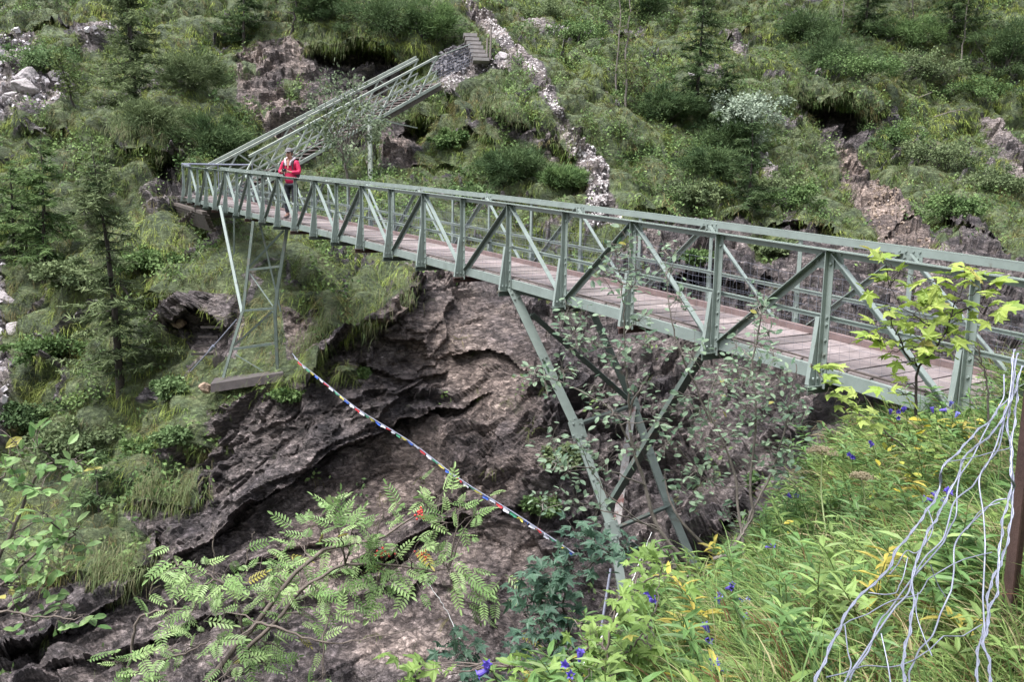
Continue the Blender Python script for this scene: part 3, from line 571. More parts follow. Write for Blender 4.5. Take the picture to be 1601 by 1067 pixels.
for k, (px, py, w_, hpx, col, nd, lab) in enumerate([
    (330, 248, 62, 80, DK, True, 'dark mountain pine bush left of the cliff behind the stair flight'),
    (235, 225, 55, 60, OLV, True, 'twiggy brownish bush above the small dark cave at left'),
    (600, 55, 95, 80, DK, True, 'wide mountain pine bush above the dark rock face'),
    (505, 40, 55, 55, DK, True, 'rounded dark bush at the top edge left of the wide pine bush'),
    (675, 60, 45, 60, MID, True, 'dark bush beside the foot of the stone steps'),
    (800, 285, 70, 56, DK, True, 'flat dark green mountain pine behind the bridge handrail'),
    (880, 295, 45, 30, MID, True, 'small pine bush left of the pale scree chute'),
    (1150, 235, 60, 75, DK, True, 'tall dark bush below the silvery shrub'),
    (1300, 110, 75, 95, DK, True, 'big dark bush above the rock overhang'),
    (1260, 60, 55, 60, DK, True, 'dark rounded bush left of the big one on the upper slope'),
    (1572, 110, 60, 85, DK, True, 'dark bush at the right edge near the leaning sapling'),
    (1420, 60, 60, 50, MID, True, 'mid green bush between the saplings at the top right'),
    (1470, 255, 75, 45, OLV, False, 'grey-green low shrub right of the brown slide'),
    (1560, 300, 60, 40, OLV, False, 'grey-green shrub at the right edge above the rocks'),
    (1395, 215, 55, 35, MID, False, 'leafy shrub right of the rock overhang'),
    (110, 690, 80, 60, OLV, False, 'dusky low shrub on the slope at lower left'),
    (215, 690, 40, 30, MID, False, 'small leafy shrub below the timber block'),
    (270, 620, 34, 26, GRN, False, 'bright little shrub beside the broken brown stone'),
    (60, 110, 60, 40, GRN, False, 'light green shrub over the pale top-left rocks'),
    (900, 60, 60, 35, MID, False, 'low shrub on the upper meadow left of the slim trunks'),
    (1080, 310, 50, 45, OLV, False, 'olive shrub in the hollow right of the scree chute'),
    (1240, 330, 55, 45, MID, False, 'leafy shrub above the dark cliff behind the bridge'),
    (1540, 150, 60, 40, MID, False, 'green shrub low on the right-hand meadow'),
    (440, 340, 30, 20, DK, False, 'dark little shrub behind the hiker end of the bridge deck'),
    (885, 748, 30, 34, OLV, False, 'reddish-olive shrub on the rock right of the prayer flags'),
    (850, 805, 26, 22, MID, False, 'small green shrub on the ledge by the lower end of the flags'),
    (1195, 765, 34, 30, MID, False, 'green shrub on the gorge rock right of the tower'),
    (560, 585, 16, 12, MID, False, 'little green cushion plant on the brown cliff below the grass ledge'),
    (452, 622, 22, 16, MID, False, 'green tuft bush on the rock under the concrete slab'),
    (1210, 395, 30, 24, OLV, False, 'olive shrub on the dark rocks behind the far bridge rail'),
    (1080, 420, 26, 22, MID, False, 'green shrub on the rock seen through the middle of the railing'),
    (700, 225, 34, 30, MID, False, 'grassy green shrub under the right end of the stair flight'),
    (1040, 175, 60, 42, DK, True, 'dark spreading bush at the foot of the slim trunks'),
    (1205, 300, 45, 40, OLV, False, 'olive shrub beside the narrow rocky gully'),
    (1110, 290, 55, 50, DK, True, 'dark bush in the hollow above the bridge rail'),
    (1340, 130, 60, 40, MID, False, 'mid green low shrub above the rock overhang'),
    (1440, 120, 70, 40, OLV, False, 'olive shrub beside the bare grey branch'),
    (1500, 330, 50, 34, MID, False, 'leafy shrub over the dark rock at the right'),
    (130, 455, 60, 42, OLV, False, 'brown-green shrub behind the tall partly bare spruce'),
    (60, 560, 60, 50, MID, False, 'green shrub on the left slope below the pale edge rocks'),
    (30, 650, 50, 50, DK, False, 'dark shrub on the left edge above the whitebeam leaves'),
    (300, 150, 55, 60, OLV, True, 'olive pine bush between the top-left spruce and the cliff'),
    (225, 420, 50, 42, MID, False, 'green shrub on the slope left of the timber stack'),
    (290, 690, 30, 24, GRN, False, 'light green herb bush above the dark cliff edge'),
    (1000, 20, 60, 50, DK, True, 'dark pine bush behind the slim trunks at the top edge'),
    (850, 20, 60, 30, OLV, False, 'olive shrub at the top edge above the pebble strip'),
    (740, 300, 50, 34, GRN, False, 'bright green shrub left of the flat mountain pine')]):
    p, h, wm = placed(px, py, hpx, w_); bush(p, (wm*1.08, wm*.7, h*.8), 300+k, lab, col, name='mountain_pine' if nd else 'shrub', nclump=52 if nd else 32, nleaf=260 if nd else 120, lsize=.165 if nd else .12, shell=.8, needle=nd, group='bushes on the gorge slopes')
p, h = placed(1150, 225, 80); bush(p, (2.0, 1.4, 2.0), 401, 'silvery pale-leaved shrub on the slope right of the slim trunks', SIL, name='silver_leaved_shrub', nclump=30, nleaf=170, lsize=.15, lean=(.6, -.3, 1.0), upn=1.2, shell=.4)
# small tree in front of the stair flight
pb = at(538, 345, 27.0); bush(pb, (1.7, 1.2, 2.2), 402, 'small grey-leaved tree growing up in front of the stair flight', ((.07, .10, .06), (.22, .27, .17)), name='whitebeam_tree', cat='tree', nclump=36, nleaf=50, lsize=.12, trunkh=1.9, lean=(.15, 0, .1), barkm=M_BARK, shell=.45)
# slim bare trunks and saplings: (foot px,py, top px,py, radius, twiggy, label, leafy)
for k, (fx, fy, tx, ty, r_, lab, leafy) in enumerate([
    (963, 140, 970, -40, .055, 'left one of two slim straight trunks on the meadow', 0), (978, 160, 992, -40, .060, 'right one of two slim straight trunks on the meadow', 1),
    (1501, 108, 1516, -20, .055, 'slender pale leaning sapling at the top right', 0), (1427, 62, 1424, -30, .06, 'dark forked sapling at the top edge right of centre', 0), (1313, 55, 1322, -20, .045, 'thin pale sapling above the big dark bush', 0),
    (455, 62, 462, -30, .08, 'dark bare stem above the cliff at the top', 0), (122, 175, 85, 80, .05, 'thin arching dead sapling in front of the pale rocks', 1)]):
    rng = np.random.default_rng(500+k); a = terr(fx, fy)[0]; d = float(a@FWD); b = at(tx, ty, d-.4); root = thing('slim_tree', lab, 'tree', a, 'slim saplings on the upper slope'); g = G(); P = curve_pts(a-np.array([0, 0, .2]), b, 12, rng.normal(0, .12, 3), rng, .05); g.tube(P, np.linspace(r_, r_*.45, 12), 7)
    tw = []
    for q in range(16):
        t = .25+.72*rng.random(); s0 = P[int(t*11)]; e = s0+nrm(rng.normal(0, 1, 3)*[1, .7, .3]+[0, 0, .35])*(.35+.7*rng.random())*(1.1-t*.5); cp_ = curve_pts(s0, e, 5, (0, 0, -.08), rng, .02); g.tube(cp_, np.linspace(r_*.3, .006, 5), 4, cap=False); tw.append(cp_)
    g.obj('trunk', M_BARK if k in (0, 1, 2, 4) else M_DARKBARK, root, smooth=True)
    m = 700 if leafy else 190; T_ = np.concatenate(tw)[rng.integers(0, 80, m)]+rng.normal(0, .13, (m, 3)); X, Y, Z = frames(rng.normal(0, 1, (m, 3)), np.tile([0, 0, 1.], (m, 1)), rng, .5)
    c = G(); c.inst(*T_QUAD, T_, X, Y, Z, .10+.06*rng.random(m), mix3((.06, .09, .03), (.19, .24, .09), rng.random(m))); c.obj('crown', M_FAR, root, col=True)
# fallen dead branches
for k, (pts, lab) in enumerate([([(1430, 152), (1455, 138), (1472, 125), (1480, 120)], 'bare grey branch lying on the right-hand slope'), ([(215, 150), (232, 180), (248, 200), (262, 205)], 'dead twiggy branch hanging in front of the left bush'), ([(1455, 180), (1490, 176), (1510, 178)], 'pale dead twig on the turf near the right edge')]):
    rng = np.random.default_rng(520+k); P = np.array([terr(x, y)[0]-FWD*.25 for x, y in pts]); P = catmull(P, 10); g = G(); g.tube(P, np.linspace(.04, .012, 10), 6)
    for q in range(9):
        s0 = P[rng.integers(2, 9)]; e = s0+nrm(rng.normal(0, 1, 3)+[0, 0, .5])*(.3+.4*rng.random()); g.tube(curve_pts(s0, e, 4, (0, 0, .04), rng, .02), np.linspace(.014, .005, 4), 4, cap=False)
    tag(g.obj('dead_branch', M_BARK, smooth=True), lab, 'branch', 'dead branches on the slopes')

# ---------------------------------------------------------------- the footbridge
HD = -0.57907; BD = np.array([math.sin(HD), math.cos(HD), 0]); BN_ = np.array([math.cos(HD), -math.sin(HD), 0]); B00 = np.array([3.6823, 6.5581, 0]); BW = 1.281; UZ = np.array([0, 0, 1.0])
STN = [-0.02, 1.33, 2.69, 4.07, 5.44, 6.82, 8.2, 9.58, 10.96, 12.34, 13.71, 15.08, 16.43, 17.78, 19.11, 20.43, 21.73, 23.01, 24.27, 25.52, 26.73, 27.93, 29.0]
STN = [-2.7, -1.36]+STN; I0 = 2     # two more panels run out of the frame at the right
def bz(s): return ((2.229e-05*s-.0013649)*s+.084423)*s-1.6993
def BPt(s, lat, h): return B00+s*BD+lat*BN_+UZ*(bz(s)+h)
RH = 1.25; DECK = .15
M_PAINT = plain_mat('sage_green_paint', (.215, .258, .238), .25, 5, .16, bump=.12, dirt=((.13, .125, .10), 2.3, .60), spec=.45)
M_PAINT2 = plain_mat('weathered_green_paint', (.105, .135, .118), .5, 6, .3, bump=.2, dirt=((.15, .11, .09), 3.0, .56))
M_GALV = plain_mat('galvanised_steel', (.27, .285, .36), .42, 20, .25, metal=.5, bump=.15)
M_RUSTY = plain_mat('rusty_paint', (.085, .045, .040), .8, 12, .35, bump=.5)
def plank_mat():
    m, n, l, b = mat('weathered_planks', .75); tc = n.new('ShaderNodeTexCoord'); a = n.new('ShaderNodeAttribute'); a.attribute_name = 'Col'
    nz = noise_node(n, l, tc.outputs['Object'], 10, 8, .7, (1, 6, 1), (0, 0, HD+math.pi/2)); r = ramp(n, [(.25, (.55, .52, .52)), (.5, (.95, .94, .94)), (.75, (1.3, 1.28, 1.28))]); l.new(nz.outputs[0], r.inputs[0])
    n2 = noise_node(n, l, tc.outputs['Object'], 3.5, 5); r2 = ramp(n, [(.35, (.72, .7, .7)), (.65, (1.1, 1.1, 1.1))]); l.new(n2.outputs[0], r2.inputs[0])
    c = mixc(n, l, 1., a.outputs['Color'], r.outputs[0], 'MULTIPLY'); c = mixc(n, l, 1., c, r2.outputs[0], 'MULTIPLY'); l.new(c, b.inputs['Base Color'])
    bp = n.new('ShaderNodeBump'); bp.inputs['Strength'].default_value = .5; bp.inputs['Distance'].default_value = .006; l.new(nz.outputs[0], bp.inputs['Height']); l.new(bp.outputs[0], b.inputs['Normal']); return m
M_PLANK = plank_mat()
M_TIMBER = plain_mat('old_dark_timber', (.075, .06, .052), .85, 7, .4, bump=.6); M_CONC = plain_mat('mossy_concrete', (.07, .060, .060), .9, 4, .35, bump=.6, dirt=((.06, .06, .035), 3.5, .55))

bridge = thing('footbridge', 'long green-grey steel truss footbridge with wooden plank deck crossing the gorge', 'footbridge', BPt(14, BW/2, 0))
rng = np.random.default_rng(21)
# deck: separate boards with gaps, one mesh
g = G(); s = STN[0]
while s < 29.55:
    wv = .232; c = np.array((.235, .200, .194))*(.66+.6*rng.random())*np.array([1, .98+.04*rng.random(), .98+.04*rng.random()]); tl_ = rng.normal(0, .0035)
    cc = BPt(s+wv/2, BW/2, DECK-.025+rng.normal(0, .0025)); ax1 = nrm(BPt(s+wv, 0, 0)-BPt(s, 0, 0)); g.box(cc, [nrm(BN_+ax1*tl_*2+UZ*tl_), ax1, nrm(np.cross(BN_, ax1))], (BW/2-.045+rng.normal(0, .006), wv/2, .024), c); s += wv+.017+.008*rng.random()
g.obj('deck', M_PLANK, bridge, col=True)
dense = list(np.arange(STN[0], 29.05, .68))
SEGS = [x for x in STN]
def run(g, lat, h, w_, hh, segs=SEGS, mode='bar', **k):
    for a, b in zip(segs[:-1], segs[1:]): g.bar(BPt(a, lat, h), BPt(b, lat, h), w_, hh)
for side, lat, out in (('near', 0, -1), ('far', BW, 1)):
    inn = -out*BN_
    # bottom stringer: channel with flanges inward
    g = G()
    for a, b in zip(SEGS[:-1], SEGS[1:]):
        pa, pb = BPt(a, lat, 0), BPt(b, lat, 0); g.bar(pa+UZ*.065, pb+UZ*.065, .008, .13); g.bar(pa+UZ*.004+inn*.034, pb+UZ*.004+inn*.034, .06, .008); g.bar(pa+UZ*.126+inn*.034, pb+UZ*.126+inn*.034, .06, .008)
    g.obj('stringer', M_PAINT, bridge)
    g = G()
    for a, b in zip(SEGS[:-1], SEGS[1:]):
        pa, pb = BPt(a, lat, RH), BPt(b, lat, RH); hh_ = .058 if out < 0 else .074; g.bar(pa-UZ*(.006+hh_/2), pb-UZ*(.006+hh_/2), .009, hh_); g.bar(pa-inn*(.035 if out > 0 else .043), pb-inn*(.035 if out > 0 else .043), .078 if out > 0 else .095, .009)
    if out == 1: pass
    g.obj('top_chord', M_PAINT, bridge)
    g = G(); run(g, lat+out*-.05, .60, .012, .04); run(g, lat+out*-.05, .62, .035, .010); g.obj('mid_rail', M_PAINT, bridge)
    # kerb timber
    g = G(); run(g, lat-out*.085, DECK+(.035 if out > 0 else .006), .06 if out > 0 else .03, .07 if out > 0 else .02); g.obj('kerb_board', M_TIMBER if out < 0 else plain_mat('kerb_timber', (.17, .12, .115), .8, 8, .3, bump=.4), bridge)
    # wire mesh, sagging between posts
    g = G(); ml = lat-out*.07; ss_ = np.arange(STN[0], 29, .105)
    def mp(s, h): return BPt(s, ml+.022*math.sin(s*2.1+h*5)+.012*math.sin(s*7.3+h*11), h+.018*math.sin(s*4.1)*(h > .5))
    for s in ss_: g.tube([mp(s, h) for h in (.16, .35, .55, .80)], .0016 if out > 0 else .0009, 3, cap=False)
    for h in (.19, .28, .37, .46, .55, .66, .80): g.tube([mp(s, h) for s in ss_[::2]], .0016 if out > 0 else .0010, 3, cap=False)
    g.obj('wire_mesh', M_GALV, bridge)
for i, s in enumerate(STN):
    k = i-I0
    # cross beam reaching out past both trusses
    g = G(); g.bar(BPt(s, -.19, -.045), BPt(s, BW+.19, -.045), .075, .012); g.bar(BPt(s, -.19, -.085), BPt(s, BW+.19, -.085), .010, .07); g.obj('crossbeam', M_PAINT2 if k % 3 else M_RUSTY, bridge)
    for lat, out in ((0, -1), (BW, 1)):
        g = G(); q = lat+out*.012; a0 = BPt(s, q, -.07); a1 = BPt(s, q, RH-.012)
        g.angle(a0, a1, .062 if out < 0 else .055, .008, BD*(-1), BN_*out)
        # tapered outrigger fin from crossbeam end up the post
        o_ = BN_*out; w0 = .15; t_ = .005; hh = .62
        pr = [BPt(s, q, -.04), BPt(s, q, -.04)+o_*w0, BPt(s, q, .03)+o_*w0, BPt(s, q, hh)+o_*.06, BPt(s, q, hh)]
        V = [p+BD*(.012+e) for e in (-t_, t_) for p in pr]; g.add(V, [[0, 1, 2, 2], ]); g.v.pop(); g.f.pop(); g.c.pop(); g.n -= 10
        n0 = 5; F4 = [[i_, (i_+1) % 5, (i_+1) % 5+5, i_+5] for i_ in range(5)]; g.add(V, F4); g.add(V, [[4, 3, 2, 1, 0], [5, 6, 7, 8, 9]])
        g.bar(BPt(s, q, -.03)+o_*w0+BD*.03, BPt(s, q, hh)+o_*.06+BD*.03, .045, .006, up=o_)
        fn = BN_*(-1)   # bolts on the faces turned to the camera
        for h in (.02, .12, .26, .40, .55, .62, RH-.13): g.bolt(BPt(s, q-.0, h)-BD*.035+(BN_*out*.001 if out < 0 else fn*.008)+(o_*.009 if out < 0 else 0*o_), fn, .015, .013)
        g.bolt(BPt(s, q, .03)+o_*(w0-.04)-BD*0+BD*.0, -BD, .015, .02); g.bolt(BPt(s, q, .03)+o_*(w0-.10), -BD, .015, .02)
        if k % 2:    # node plate at the top chord
            g.bar(BPt(s, lat, RH-.115)-BD*.15, BPt(s, lat, RH-.115)+BD*.15, .007, .13)
            face = BPt(s, lat, RH-.11)+fn*.006
            for e in (-.12, -.05, .03, .10):
                g.bolt(face+BD*e+UZ*.068, fn, .014, .012); g.bolt(face+BD*(e+.02)+UZ*.0, fn, .014, .012)
        else:
            g.bar(BPt(s, lat, .10)-BD*.15, BPt(s, lat, .10)+BD*.15, .007, .15); g.bolt(BPt(s, lat, .12)+BD*.1+fn*.006, fn); g.bolt(BPt(s, lat, .12)-BD*.1+fn*.006, fn)
        g.obj('post', M_PAINT, bridge)
    if i+1 < len(STN):
        s2 = STN[i+1]
        for lat, out in ((0, -1), (BW, 1)):
            g = G(); q = lat-out*.016
            lo, hi = .06, RH-.06
            a, b = (BPt(s+.05, q, hi), BPt(s2-.05, q, lo)) if k % 2 else (BPt(s+.05, q, lo), BPt(s2-.05, q, hi))
            if out < 0: g.angle(a+UZ*.03, b+UZ*.03, .070, .008, -UZ, -BN_)
            else: g.angle(a, b, .055, .008, UZ*(-1), -BN_*out)
            fn = -BN_
            for t in (.04, .10, .90, .96): g.bolt(a*(1-t)+b*t+fn*.008+UZ*(.028 if out < 0 else -.028), fn, .014, .012)
            g.obj('diagonal_brace', M_PAINT, bridge)
# tubular end rail at the landing
g = G(); e0 = BPt(29.3, 0, RH+.06); e1 = BPt(29.3, BW+1.3, RH+.12); g.tube([BPt(28.0, 0, RH+.03), e0, (e0+e1)/2, e1], .035, 8); 
for t in (0, .5, 1): g.tube([e0*(1-t)+e1*t, e0*(1-t)+e1*t-UZ*1.15], .022, 6)
g.obj('end_rail', M_GALV, bridge, smooth=True)
# landing platform between bridge and stairs
g = G(); 
for q in range(9): g.bar(BPt(28.0+q*.19, -.05, DECK-.03), BPt(28.0+q*.19, BW+1.4, DECK-.03), .17, .04, C=np.array((.28, .22, .215))*(.8+.3*rng.random()))
g.obj('landing_deck', M_PLANK, bridge, col=True)

# timber cribbing under the landing
t = thing('timber_crib', 'stack of dark weathered timbers under the left end of the bridge', 'timber stack', BPt(27.5, .6, -1)); rng = np.random.default_rng(5)
for q in range(6):
    g = G(); s0 = 24.6+.1*q; g.bar(BPt(s0+rng.normal(0, .1), -.35+.08*q, -.16-.12*q), BPt(29.6, -.25+.05*q, -.18-.12*q), .16, .10); g.obj('timber', M_TIMBER, t)
    g = G(); g.bar(BPt(25.6+q*.5, -.45, -.10-.12*q), BPt(25.8+q*.5, 1.6, -.10-.12*q), .12, .09); g.obj('timber', M_TIMBER, t)

# ---------------------------------------------------------------- steel supports
def member(root, a, b, leg=.07, m=None, name='brace', ua=None, ub=None, box=False):
    g = G(); d = nrm(np.asarray(b)-np.asarray(a)); ua = np.array([1.0, 0, 0]) if ua is None else ua; ub = np.array([0, -1.0, 0]) if ub is None else ub
    if box: g.bar(a, b, leg, leg*.8, up=(0, 1, 0))
    else: g.angle(a, b, leg, .01, ua+1e-3, ub)
    return g.obj(name, m or M_PAINT2, root)
def px2(p, q, d): return at(p, q, d)
# small trestle near the far end
d0, d1 = 24.0, 23.4
tr = thing('steel_trestle', 'small forked green steel trestle standing on a concrete footing below the hiker', 'bridge support', at(390, 588, 23.3))
J1 = at(379, 490, 23.4); dl = {'a': (344.5, 323, 24.6), 'b': (395, 347, 23.0), 'c': (407, 348, 24.2), 'd': (449, 357, 21.6)}
LG = [((344.5, 322, 25.2), (379, 490, 23.4), .10, 'leg'), ((396, 346, 23.3), (380, 489, 23.2), .09, 'leg'), ((379, 488, 23.3), (349, 591, 23.0), .09, 'leg'), ((449, 357, 21.7), (434, 452, 22.0), .10, 'leg'), ((434, 452, 22.0), (430, 489, 22.1), .10, 'leg'), ((430, 489, 22.1), (434, 580, 22.4), .10, 'leg'),
      ((406, 347, 24.1), (439, 488, 24.2), .06, 'leg'), ((390, 422, 23.2), (438, 416.5, 22.0), .07, 'brace'), ((382, 486, 23.2), (431, 482, 22.1), .07, 'brace'), ((366, 546, 23.1), (431, 537, 22.3), .08, 'brace'), ((443, 361, 21.8), (391, 416, 23.2), .07, 'brace'), ((391, 428, 23.3), (427, 479, 22.3), .035, 'brace'), ((426, 487, 22.2), (366, 541, 23.1), .07, 'brace'), ((367, 554, 23.1), (412, 581, 22.7), .03, 'brace'), ((366, 337, 25.0), (366, 397, 25.2), .06, 'strut')]
for a, b, w_, nm in LG:
    member(tr, at(*a), at(*b), w_*.82, M_PAINT if nm == 'leg' and a[0] < 346 else M_PAINT2, nm, box=True)
g = G(); g.tube(np.array([at(370, 500, 23.3), at(331, 545, 23.8), at(298, 581, 24.3)]), .018, 6); g.tube(np.array([at(334, 541, 23.75), at(328, 549, 23.85)]), .05, 8); g.obj('stay_rod', M_GALV, tr, smooth=True)
foot = thing('concrete_footing', 'mossy concrete slab carrying the small steel trestle', 'footing', at(387, 590, 23.0))
g = G(); cs_ = [at(329, 601, 22.6), at(443, 583, 21.9), at(436, 572, 23.4), at(338, 588, 24.0)]; dn = -UZ*.24
g.add(np.array(cs_+[c+dn for c in cs_]), [[0, 1, 2, 3], [7, 6, 5, 4], [0, 4, 5, 1], [1, 5, 6, 2], [2, 6, 7, 3], [3, 7, 4, 0]]); g.obj('slab', M_CONC, foot)
def rock_lump(name, p, r, seed, m, label, cat='rock', sc_=(1, 1, 1)):
    rng = np.random.default_rng(seed); a, b = np.meshgrid(np.linspace(0, 2*math.pi, 61)[:-1], np.linspace(.02, math.pi-.02, 34)); V = np.stack([np.sin(b)*np.cos(a), np.sin(b)*np.sin(a), np.cos(b)], -1)
    pn = nrm(rng.normal(0, 1, (16, 3))); hh = .6+.4*rng.random(16); R__ = (hh/np.maximum(V@pn.T, .05)).min(-1); R__ = np.minimum(R__, 1.25)*(1+.10*fbm(V, .35, 4, .6, True, seed)+.12*fbm(V, 1.2, 2, off=seed))
    V = V*R__[..., None]*r*np.asarray(sc_); g = G(); i = np.arange(34*60).reshape(34, 60); j = np.roll(i, -1, 1)
    F = np.stack([i[:-1], i[1:], j[1:], j[:-1]], -1).reshape(-1, 4); g.add(V.reshape(-1, 3)+p, F); return tag(g.obj(name, m), label, cat)
M_PALE = plain_mat('pale_limestone', (.34, .31, .315), .9, 5, .45, bump=1.0, dirt=((.08, .085, .05), 3, .6)); M_BROWNST = plain_mat('brown_stone', (.26, .19, .14), .9, 6, .4, bump=.8); M_DKROCK = plain_mat('wet_dark_rock', (.085, .07, .072), .6, 5, .5, bump=1.0)
rock_lump('stone', at(320, 606, 22.7), .2, 3, M_BROWNST, 'broken brown stone block beside the left end of the concrete slab', sc_=(1, .7, .8))
rock_lump('stone', at(343, 570, 24.2), .26, 4, M_CONC, 'grey upright stone leaning behind the concrete slab', sc_=(.7, .6, 1.3))
rock_lump('stone', terr(284, 512)[0], .17, 5, M_BROWNST, 'light brown boulder at the mouth of the little cave', sc_=(1.3, 1, .8))
for k, (x, y, d, r_, lab) in enumerate([(18, 150, 38, 1.0, 'big pale boulder at the left frame edge near the top'), (48, 125, 38.5, .9, 'pale craggy boulder right of the big one at top left'), (45, 155, 37.5, .8, 'lower pale boulder among the top-left rocks'), (90, 118, 38.8, .7, 'grey boulder under the thin arching sapling'), (785, 92, 42.5, .6, 'pale boulder beside the foot of the stone steps'), (1080, 113, 42.5, .5, 'pale rock half buried right of the slim trunks'), (20, 508, 28, .5, 'pale rock on the left edge, mid height'), (8, 475, 28.2, .6, 'pale rock above the other at the left edge')]):
    p = terr(x, y)[0]; rock_lump('boulder', p, r_*.55, 20+k, M_PALE, lab, 'boulder', (1.2, .9, .85))
# wooden steps in the little cave
M_SHADED = plain_mat('shade_dark_timber', (.03, .025, .023), .8, 7, .4)  # timber colour darkened to stand for the shade inside the cave
t = thing('wooden_steps', 'wooden steps, coloured dark for shade, in the hollow left of the small trestle', 'steps', at(325, 545, 24.6))
for q, (x, y) in enumerate([(330, 512), (326, 527), (322, 541), (316, 554)]):
    g = G(); c = at(x, y, 24.9-.25*q); g.box(c, [RIGHT, FWD*.97-RIGHT*.2, UZ], (.30, .12, .035)); g.obj('tread', M_SHADED, t)

# tall raking tower under the near part
A0 = BPt(STN[I0+5]-.05, 0, .02); A1 = at(903, 672, 12.1); A2 = at(958, 829, 11.9); A3 = at(988, 1010, 11.7)
B0_ = BPt(STN[I0+5]-.10, BW, .0); B1 = at(990, 632, 13.2); B2 = at(1046, 790, 13.0); B3 = at(1112, 945, 12.8)
tw = thing('steel_tower', 'tall leaning green steel support tower half hidden by shrubs under the bridge', 'bridge support', A3)
for a, b, w_, nm, m in [(A0, A1, .135, 'leg', M_PAINT), (A1, A2, .135, 'leg', M_PAINT), (A2, A3, .13, 'leg', M_PAINT), (B0_, B1, .11, 'leg', M_PAINT2), (B1, B2, .12, 'leg', M_PAINT), (B2, B3, .12, 'leg', M_PAINT),
    (A1+UZ*.1, B1, .075, 'brace', M_PAINT2), (A2+UZ*.02, B2, .075, 'brace', M_PAINT2), (at(832, 492, 12.2), B1, .085, 'brace', M_PAINT2), (BPt(STN[I0+2]+.1, 0, 0)-UZ*.02, at(950, 800, 12.0), .09, 'raking_strut', M_PAINT2), (B1, at(962, 836, 12.0), .11, 'brace', plain_mat('flaking_paint', (.30, .29, .28), .7, 9, .4, dirt=((.16, .07, .06), 6, .5))), (at(985, 850, 11.9), B3, .09, 'brace', M_PAINT2), (A0+BD*.05, at(1000, 470, 12.8)*0+BPt(STN[I0+4], BW*.6, -.10), .07, 'brace', M_PAINT2)]:
    g = G(); d = nrm(b-a); ua = nrm(RIGHT-np.dot(RIGHT, d)*d); ub = nrm(np.cross(d, ua)); ub = -ub if ub@FWD > 0 else ub
    g.angle(a-ua*w_/2, b-ua*w_/2, w_, .012, ua, -ub if nm != 'leg' else -ub)
    if nm == 'leg':
        for t in (.04, .08, .5, .93, .97):
            p = a*(1-t)+b*t; g.bolt(p+ub*.002-ua*.03, ub, .018, .016); g.bolt(p+ub*.002+ua*.03, ub, .018, .016)
    g.obj(nm, m, tw)
for p, w_ in ((A1, .22), (B1, .18), (A2, .20), (B2, .16)):
    g = G(); g.box(p-FWD*.02, [nrm(RIGHT+UP*.3), UP-RIGHT*.3, FWD], (w_/2, w_*.62, .006)); 
    for e in (-.3, .3):
        for f_ in (-.4, .4): g.bolt(p-FWD*.028+RIGHT*w_*e+UP*w_*f_, -FWD, .017, .015)
    g.obj('gusset_plate', M_PAINT, tw)
# thin striped stake in the undergrowth at the foot of the tower
g = G(); g.tube([at(955, 890, 9.6), at(944, 960, 9.5), at(931, 1045, 9.4)], .018, 6); tag(g.obj('stake', M_GALV, smooth=True), 'thin pale rod standing in the leaves left of the tower foot', 'rod')

# ---------------------------------------------------------------- stair flight climbing to the right
SA = at(357, 262, 30.2)+UZ*.0; SBt = at(690, 85, 38.2); dirS = SBt-SA; Lh = np.linalg.norm(dirS[:2]); hS = np.array([dirS[0], dirS[1], 0])/Lh; nS = np.array([-hS[1], hS[0], 0]); SL = dirS[2]/Lh; SW = 1.25
def SP(s, lat, h): return SA+hS*s+nS*lat+UZ*(SL*s+h)
st_ = thing('stair_flight', 'weathered steel truss stair flight climbing right from the left end of the bridge', 'stairs', SP(0, 0, -1.2)); M_STAIR = plain_mat('pale_stair_paint', (.30, .33, .29), .6, 4, .25, dirt=((.14, .12, .09), 2, .6))
np_ = 9; L_ = Lh*.975; xs = np.linspace(.0, L_, np_+1)
for lat in (0, SW):
    g = G(); g.bar(SP(-.1 if lat else .9, lat, 0), SP(L_, lat, 0), .09, .09); g.obj('top_chord', M_STAIR, st_)
    g = G(); g.bar(SP(.3, lat, -1.28), SP(L_+.2, lat, -1.28), .09, .12); g.obj('bottom_chord', M_STAIR, st_)
    g = G(); g.bar(SP(.8, lat, -.62), SP(L_, lat, -.62), .03, .05); g.bar(SP(.8, lat, -.95), SP(L_, lat, -.95), .03, .05); g.obj('mid_rail', M_STAIR, st_)
    for i in range(np_):
        a, b = (SP(xs[i], lat, -1.28), SP(xs[i+1], lat, 0)) if i % 2 == 0 else (SP(xs[i], lat, 0), SP(xs[i+1], lat, -1.28)); g = G(); g.bar(a, b, .055, .055); g.obj('diagonal_brace', M_STAIR, st_)
        m_ = (xs[i]+xs[i+1])/2; g = G(); g.bar(SP(m_, lat, 0), SP(m_, lat, -1.28), .035, .035); g.bar(SP(xs[i], lat, -.62), SP(m_, lat, -1.28), .03, .03); g.bar(SP(xs[i+1], lat, -.62), SP(m_, lat, -1.28), .03, .03); g.obj('sub_brace', M_STAIR, st_)
        g = G(); g.bar(SP(xs[i], lat, 0), SP(xs[i], lat, -1.3), .05, .05); g.obj('post', M_STAIR, st_)
g = G()
for lat in (-.06,): g.bar(SP(-.1, SW+.1, .12), SP(L_, SW+.1, .12), .05, .10); g.bar(SP(L_, 0, 0), SP(L_+2.4, .1, -.25), .035, .035)
for q in (.6, 1.5, 2.3): g.bar(SP(L_+q, .05, -.1*q), SP(L_+q, .05, -1.2), .035, .035)
g.obj('handrail', M_STAIR, st_)
g = G(); nstep = int(L_/.34)
for i in range(nstep):
    s = .5+i*.34; g.box(SP(s, SW/2, -1.22), [nS, hS, UZ], (SW/2-.05, .15, .022), np.array((.20, .165, .16))*(.8+.3*rng.random()))
    g.box(SP(s, SW/2, -1.33)+hS*.16, [nS, hS, UZ], (SW/2-.05, .012, .09), np.array((.12, .10, .095)))
